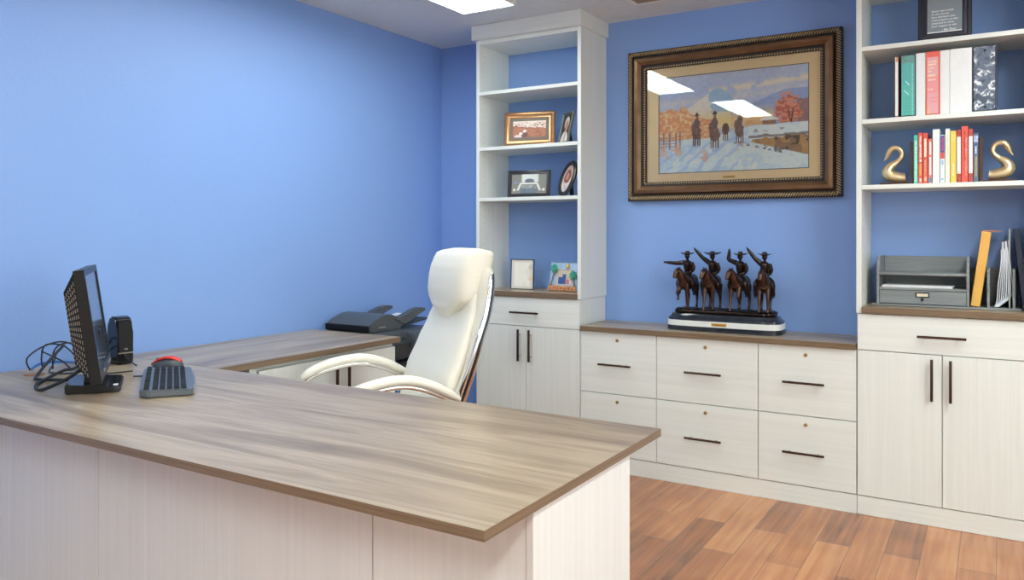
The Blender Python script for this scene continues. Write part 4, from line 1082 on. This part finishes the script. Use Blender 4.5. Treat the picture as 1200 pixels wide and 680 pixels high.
def teal_sp(u, v):
    n = vnoise(u, v * 4, 14, 20); c = canvas(u, (92, 186, 172)); put(c, (v < .5), (96, 172, 174), .6); put(c, (v < .12) & (n > .35), (120, 136, 130), .8)
    put(c, (np.abs(u - .82) < .03) & (np.sin(v * 140) > .2) & (v > .15), (206, 226, 238)); put(c, (np.abs(v - .46 - .25 * (u - .45)) < .012) & (u > .3) & (u < .6), (196, 232, 240)); put(c, (np.abs(v - .62 - .2 * (u - .4)) < .01) & (u > .2) & (u < .55), (190, 228, 238))
    put(c, (v > .68) & (np.sin(v * 190) > .7) & (u > .2) & (u < .8), (74, 150, 146), .7); return c
def red_sp(u, v):
    c = canvas(u, (232, 106, 90)); put(c, (v > .07) & (u > .1) & (u < .9), (228, 168, 172)); put(c, (v > .38) & (v < .66) & (u > .1) & (u < .9), (234, 150, 150), .7)
    n = vnoise(u, v * 3, 30, 21)
    for q, (b_, l_) in enumerate(((.14, .8), (.19, .75), (.25, .65), (.30, .4), (.37, .7), (.44, .72), (.60, .5))):
        put(c, (np.abs(v - b_) < .014) & (u > .14) & (u < l_) & (n > .35), (240, 218, 178))
    for b_ in (.74, .80): put(c, (np.abs(v - b_) < .005) & (u > .3) & (u < .8), (232, 110, 100))
    put(c, (u > .12) & (u < .24) & (v > .9) & (n > .4), (236, 204, 120)); return c
def glint_sp(u, v):
    n = vnoise(u + .4 * vnoise(u, v * 3, 7, 30), v * 3.3 + .2 * n0(u, v), 6, 22); c = canvas(u, (104, 118, 138))
    put(c, n > .60, (170, 180, 192), .8); put(c, n > .74, (232, 238, 242)); put(c, n < .25, (74, 86, 106), .7)  # pale patches are glints on the clear plastic, painted into the colour
    for cy in (.06, .95): put(c, ((u - .52) / .07) ** 2 + ((v - cy) / .018) ** 2 < 1, (30, 32, 38))
    put(c, (u < .06) | (u > .93), (52, 58, 70)); return c
def n0(u, v): return vnoise(u, v, 5, 31)
def thin_sp(u, v):
    c = canvas(u, (238, 238, 234)); put(c, (v < .08) & (u > .3), (216, 140, 96)); return c
binder('thin white-spined binder with a dark edge, leftmost of the binder row', -.381, -.364, .270, 3.835, plain('maroon_vinyl', rgb(92, 52, 62), .4), thin_sp, edge=.006)
binder('teal green binder beside the thin white one', -.356, -.299, .272, 3.835, bk, teal_sp, edge=.005)
binder('white binder between the teal and the red binder', -.297, -.2605, .272, 3.836, bw)
binder('red binder with a pink spine label', -.2595, -.206, .273, 3.834, brd, red_sp, edge=.002)
binder('narrow white binder right of the red one', -.205, -.1695, .273, 3.836, bw)
binder('widest white binder beside the crinkled black one', -.1685, -.0875, .274, 3.836, bw)
binder('black binder with a crinkled shiny plastic sleeve, rightmost of the row', -.0865, .003, .276, 3.834, bk, glint_sp, crinkle, .004)

# ------------------------------------------------------------ books between swan bookends
SZ3 = 1.4685
def book(label, x0, x1, h, col, spine=None, y0=3.842, depth=.16):
    wd = x1 - x0
    t = thing('book', label, 'book', ((x0 + x1) / 2, y0, SZ3), group='books between the swan bookends')
    m = plain('book_cloth', rgb(*col), .5)
    bm = bmesh.new(); box(bm, -wd / 2, wd / 2, 0, .0028, 0, h, bev=.001)
    box(bm, -wd / 2, -wd / 2 + .0018, .0028, depth, 0, h); box(bm, wd / 2 - .0018, wd / 2, .0028, depth, 0, h)
    obj('cover', bm, m, t)
    bm = bmesh.new(); box(bm, -wd / 2 + .002, wd / 2 - .002, .003, depth - .004, .003, h - .003); obj('pages', bm, paper_m, t)
    if spine: painted('spine_print', wd - .0012, h - .004, 16, 110, spine, paint_m, t, (0, -.0005, .002))
def strip(base, items, seed=1):
    """items: (u0,u1,v0,v1,colour[,breakup])"""
    def f(u, v):
        c = canvas(u, base); n = vnoise(u, v * 6, 20, seed)
        for it in items:
            m = (u > it[0]) & (u < it[1]) & (v > it[2]) & (v < it[3])
            if len(it) > 5: m = m & (n > it[5])
            put(c, m, it[4])
        return c
    return f
Wt = (240, 240, 236)
B = [('teal and white book, leftmost in the book row', .0165, .215, (80, 190, 168), strip((86, 196, 172), [(.2, .85, .1, .97, (222, 240, 232), .42)], 2)),
     ('red book with white letters beside the teal one', .0175, .224, (216, 74, 56), strip((222, 84, 64), [(.3, .75, .05, .5, Wt, .38), (.25, .8, .52, .58, Wt), (.3, .7, .6, .85, (238, 190, 90), .35), (.3, .8, .9, .98, Wt, .4)], 3)),
     ('red book with gold letters, second red from the left', .0175, .222, (214, 78, 60), strip((220, 92, 72), [(.2, .8, .1, .48, (244, 236, 214), .25), (.3, .75, .52, .84, (236, 170, 140), .35), (.3, .8, .87, .96, (244, 226, 190), .3)], 4)),
     ('short pink-red book with white title box', .0165, .196, (222, 110, 110), strip((228, 120, 118), [(.25, .8, .06, .36, Wt), (.25, .8, .40, .82, Wt), (.1, .95, .88, 1, (120, 146, 170))], 5)),
     ('thick plain white book, tallest of the pale ones', .027, .235, (232, 236, 234), strip((234, 238, 236), [(.4, .6, .1, .9, (222, 228, 230), .6)], 6)),
     ('white book with a blue and red top half', .0185, .209, (226, 234, 238), strip((228, 236, 240), [(0, 1, 0, .36, (52, 74, 150)), (.25, .8, .04, .33, (206, 84, 120), .4), (0, 1, .36, .50, (220, 86, 78)), (.3, .7, .52, .62, (120, 170, 220), .4), (.3, .7, .9, .95, (110, 130, 170), .3)], 7)),
     ('cream and pale green slim book', .0175, .234, (232, 236, 214), strip((236, 240, 222), [(.3, .7, .1, .45, (206, 222, 190), .5), (.4, .8, .3, .7, (228, 206, 140), .6)], 8)),
     ('yellow book in the middle of the row', .0225, .224, (240, 196, 78), strip((244, 206, 92), [(.3, .8, .06, .2, (250, 236, 190), .6), (.4, .62, .62, .88, (250, 240, 206), .3)], 9)),
     ('dark red patterned book with a white band, right of the yellow one', .0165, .228, (170, 70, 62), strip((150, 60, 56), [(0, 1, 0, .12, (214, 86, 70), .5), (0, .95, .13, .84, Wt), (.35, .6, .80, .82, (90, 90, 90)), (0, 1, .86, 1, (214, 96, 80), .55)], 10)),
     ('bright red book, tallest in the row', .0245, .241, (226, 84, 70), strip((230, 92, 78), [(.35, .6, .06, .62, (60, 40, 40), .55), (.6, .9, .2, .9, (240, 170, 156), .55)], 11)),
     ('dark red patterned book with a white band, left of the grey blue one', .0165, .228, (170, 70, 62), strip((160, 66, 70), [(0, 1, 0, .12, (206, 90, 80), .5), (0, 1, .13, .84, Wt), (.4, .65, .80, .82, (90, 90, 90)), (0, 1, .86, 1, (214, 96, 80), .55)], 12)),
     ('grey blue book with a yellow title, rightmost in the row', .0185, .208, (86, 104, 122), strip((92, 110, 128), [(0, 1, .04, .18, (190, 206, 240), .3), (.2, .75, .2, .45, (58, 92, 156)), (.35, .65, .26, .42, (226, 232, 238), .3), (.35, .7, .47, .9, (214, 176, 92), .35)], 13))]
x = -.3065
for lb, wd, h, col, spn in B:
    book(lb, x + .0004, x + wd - .0004, h - .004, col, spn, y0=3.842 + (.004 if h < .2 else 0)); x += wd + .0012
XBR = x
def swan_bookend(label, xi, sgn):
    """xi: inner face against the books; sgn=-1 extends left"""
    t = thing('swan_bookend', label, 'bookend', (xi, 3.90, SZ3), group='gold swan bookends')
    s = sgn
    bm = bmesh.new(); box(bm, min(0, s * .013), max(0, s * .013), -.045, .045, .0005, .185, bev=.0015)
    bp_ = obj('upright', bm, brownwood, t)
    bm = bmesh.new(); box(bm, min(s * .004, s * .0065), max(s * .004, s * .0065), -.0462, -.0452, .001, .186); obj('inlay', bm, white_pl, bp_) if False else bm.free()
    bm = bmesh.new(); box(bm, min(s * .0135, s * .135), max(s * .0135, s * .135), -.045, .045, .0005, .0085, bev=.0015)
    obj('base', bm, brownwood, t)
    bm = bmesh.new()
    # body
    path = [(s * .034, .032), (s * .050, .030), (s * .072, .034), (s * .094, .042), (s * .106, .060), (s * .094, .084), (s * .070, .101), (s * .052, .122), (s * .050, .145), (s * .066, .163), (s * .088, .163), (s * .102, .146), (s * .112, .124), (s * .122, .110)]
    rad = [.022, .023, .025, .026, .0245, .0185, .0125, .0105, .0102, .0105, .0125, .0115, .0065, .002]
    tube(bm, smoothpath([(a, 0, b) for a, b in path], 5), interp(rad, 5), 16)
    obj('swan', bm, gold_m, t, smooth='angle', angle=50)
    return t
swan_bookend('gold swan bookend left of the books, beak pointing left', -.3075, -1)
swan_bookend('gold swan bookend right of the books, beak pointing right', XBR + .001, 1)

# ------------------------------------------------------------ desk organizer and papers
OZ = .9275; OX = -.20; OY = 3.93
og = thing('desk_organizer', 'grey wooden desk organizer with drawer, paper tray and upright slots', 'organizer', (OX, OY, OZ))
def LO(x0, x1, y0, y1, z0, z1): return (x0 - OX, x1 - OX, y0, y1, z0 - .9275, z1 - .9275)
bx('base_board', LO(-.484, .090, -.012, .198, .928, .936), orgwood, og, bev=.002)
bm = bmesh.new()
for a, b in ((-.464, -.453), (-.110, -.099)):
    bm = bmesh.new(); prism(bm, [(0, .009), (0, .157), (.02, .200), (.045, .222), (.195, .222), (.195, .009)], 'x', a - OX, b - OX, bev=.001)
    obj('side_board', bm, orgwood, og)
bx('back_board', LO(-.452, -.1105, .186, .195, .9365, 1.148), orgwood, og)
bx('upper_shelf', LO(-.4525, -.1105, .002, .185, 1.066, 1.078), orgwood, og)
bx('middle_shelf', LO(-.4525, -.1105, .002, .185, 1.000, 1.010), orgwood, og)
dr = bx('drawer', LO(-.451, -.1115, .003, .17, .939, .998), orgwood, og)
bm = bmesh.new(); ring_frame(bm, [(0, .001), (0, -.002), (.004, -.002), (.004, .001)], .027, .022)
lh = obj('label_holder', bm, blackp, dr, loc=(-.279 - OX, .0025, .969 - .9275))
bx('label_card', (-.022, .022, -.0008, .0002, .004, .018), plain('cream_card', rgb(232, 222, 196), .6), lh, bev=0)
bm = bmesh.new(); tube(bm, [(0, .002, 0), (0, -.010, -.002), (0, -.012, -.010)], [.005, .006, .004], 10); obj('pull', bm, blackp, dr, smooth='angle', loc=(-.279 - OX, 0, .963 - .9275))
for a in (-.034, .058):
    bm = bmesh.new(); prism(bm, [(0, .009), (0, .165), (.01, .175), (.185, .175), (.185, .009)], 'x', a - OX, a + .010 - OX, bev=.001); obj('divider', bm, orgwood, og)
bx('slot_back_board', LO(-.0985, .080, .186, .195, .9365, 1.10), orgwood, og)
bm = bmesh.new(); rp = random.Random(4)
for k in range(7):
    dx = rp.uniform(-.004, .004); box(bm, -.44 + dx, -.16 + dx, 3.938, 4.10, 1.0105 + k * .0016, 1.0118 + k * .0016)
tag(obj('paper_stack', bm, paper_m), 'stack of white paper lying in the organizer tray', 'paper')
ev = thing('envelope', 'golden kraft envelope leaning in the first organizer slot', 'envelope', (-.078, 3.955, .9375), (0, math.radians(7.5), 0))
bm = bmesh.new(); box(bm, -.018, .018, -.01, .13, .001, .325, bev=.003)
obj('body', bm, envel, ev)
bm = bmesh.new(); prism(bm, [(-.016, .3255), (.042, .331), (.058, .336), (-.010, .330)], 'y', -.008, .128); obj('flap', bm, envel_in, ev)
pb = thing('magazine_stack', 'bundle of curled white papers in the second organizer slot', 'papers', (.010, 3.955, .9375))
for k in range(8):
    f = k / 7
    bm = bmesh.new()
    top = .006 + .026 * f; hh = .275 + .012 * f - (.03 if k % 3 == 0 else 0)
    pts = smoothpath([(-.018 + .002 * k, .002), (-.010 + .052 * f, .020 + .030 * f), (-.004 + .050 * f, .10), (top + .006 * f, .19), (top, hh)], 6)
    pl = [(p.x, p.y) for p in pts]; th = .0034
    prism(bm, pl + [(a + th, b) for a, b in pl[::-1]], 'y', 0 + rp.uniform(0, .01), .14)
    obj('paper_sheet', bm, plain('page_%s' % ['white', 'bluish'][k % 2], rgb(*[(244, 246, 250), (220, 230, 244)][k % 2]), .6), pb)
bm = bmesh.new(); prism(bm, [(.0715, .0095), (.0735, .0095), (.058, .331), (.054, .335), (.0525, .33)], 'y', 0, .15) if False else box(bm, .0455, .0505, -.006, .15, .0005, .335, bev=.001)
tag(obj('clear_folder', bm, plain('pale_grey_folder', rgb(186, 192, 190), .3), loc=(0, 3.955, .9375)), 'thin pale grey folder standing between the papers and the dark binder', 'folder')
db = thing('dark_binder', 'dark navy binder leaning at the right end of the organizer', 'binder', (.1055, 3.955, .930), (0, math.radians(-5.5), 0))
bm = bmesh.new(); box(bm, -.011, .011, 0, .004, .004, .345, bev=.0015); box(bm, -.011, -.009, .004, .15, .004, .345); box(bm, .009, .011, .004, .15, .004, .345)
obj('cover', bm, plain('navy_vinyl', rgb(42, 56, 82), .3), db)
bm = bmesh.new(); box(bm, -.008, .008, .01, .14, .01, .32); obj('pages', bm, paper_m, db)
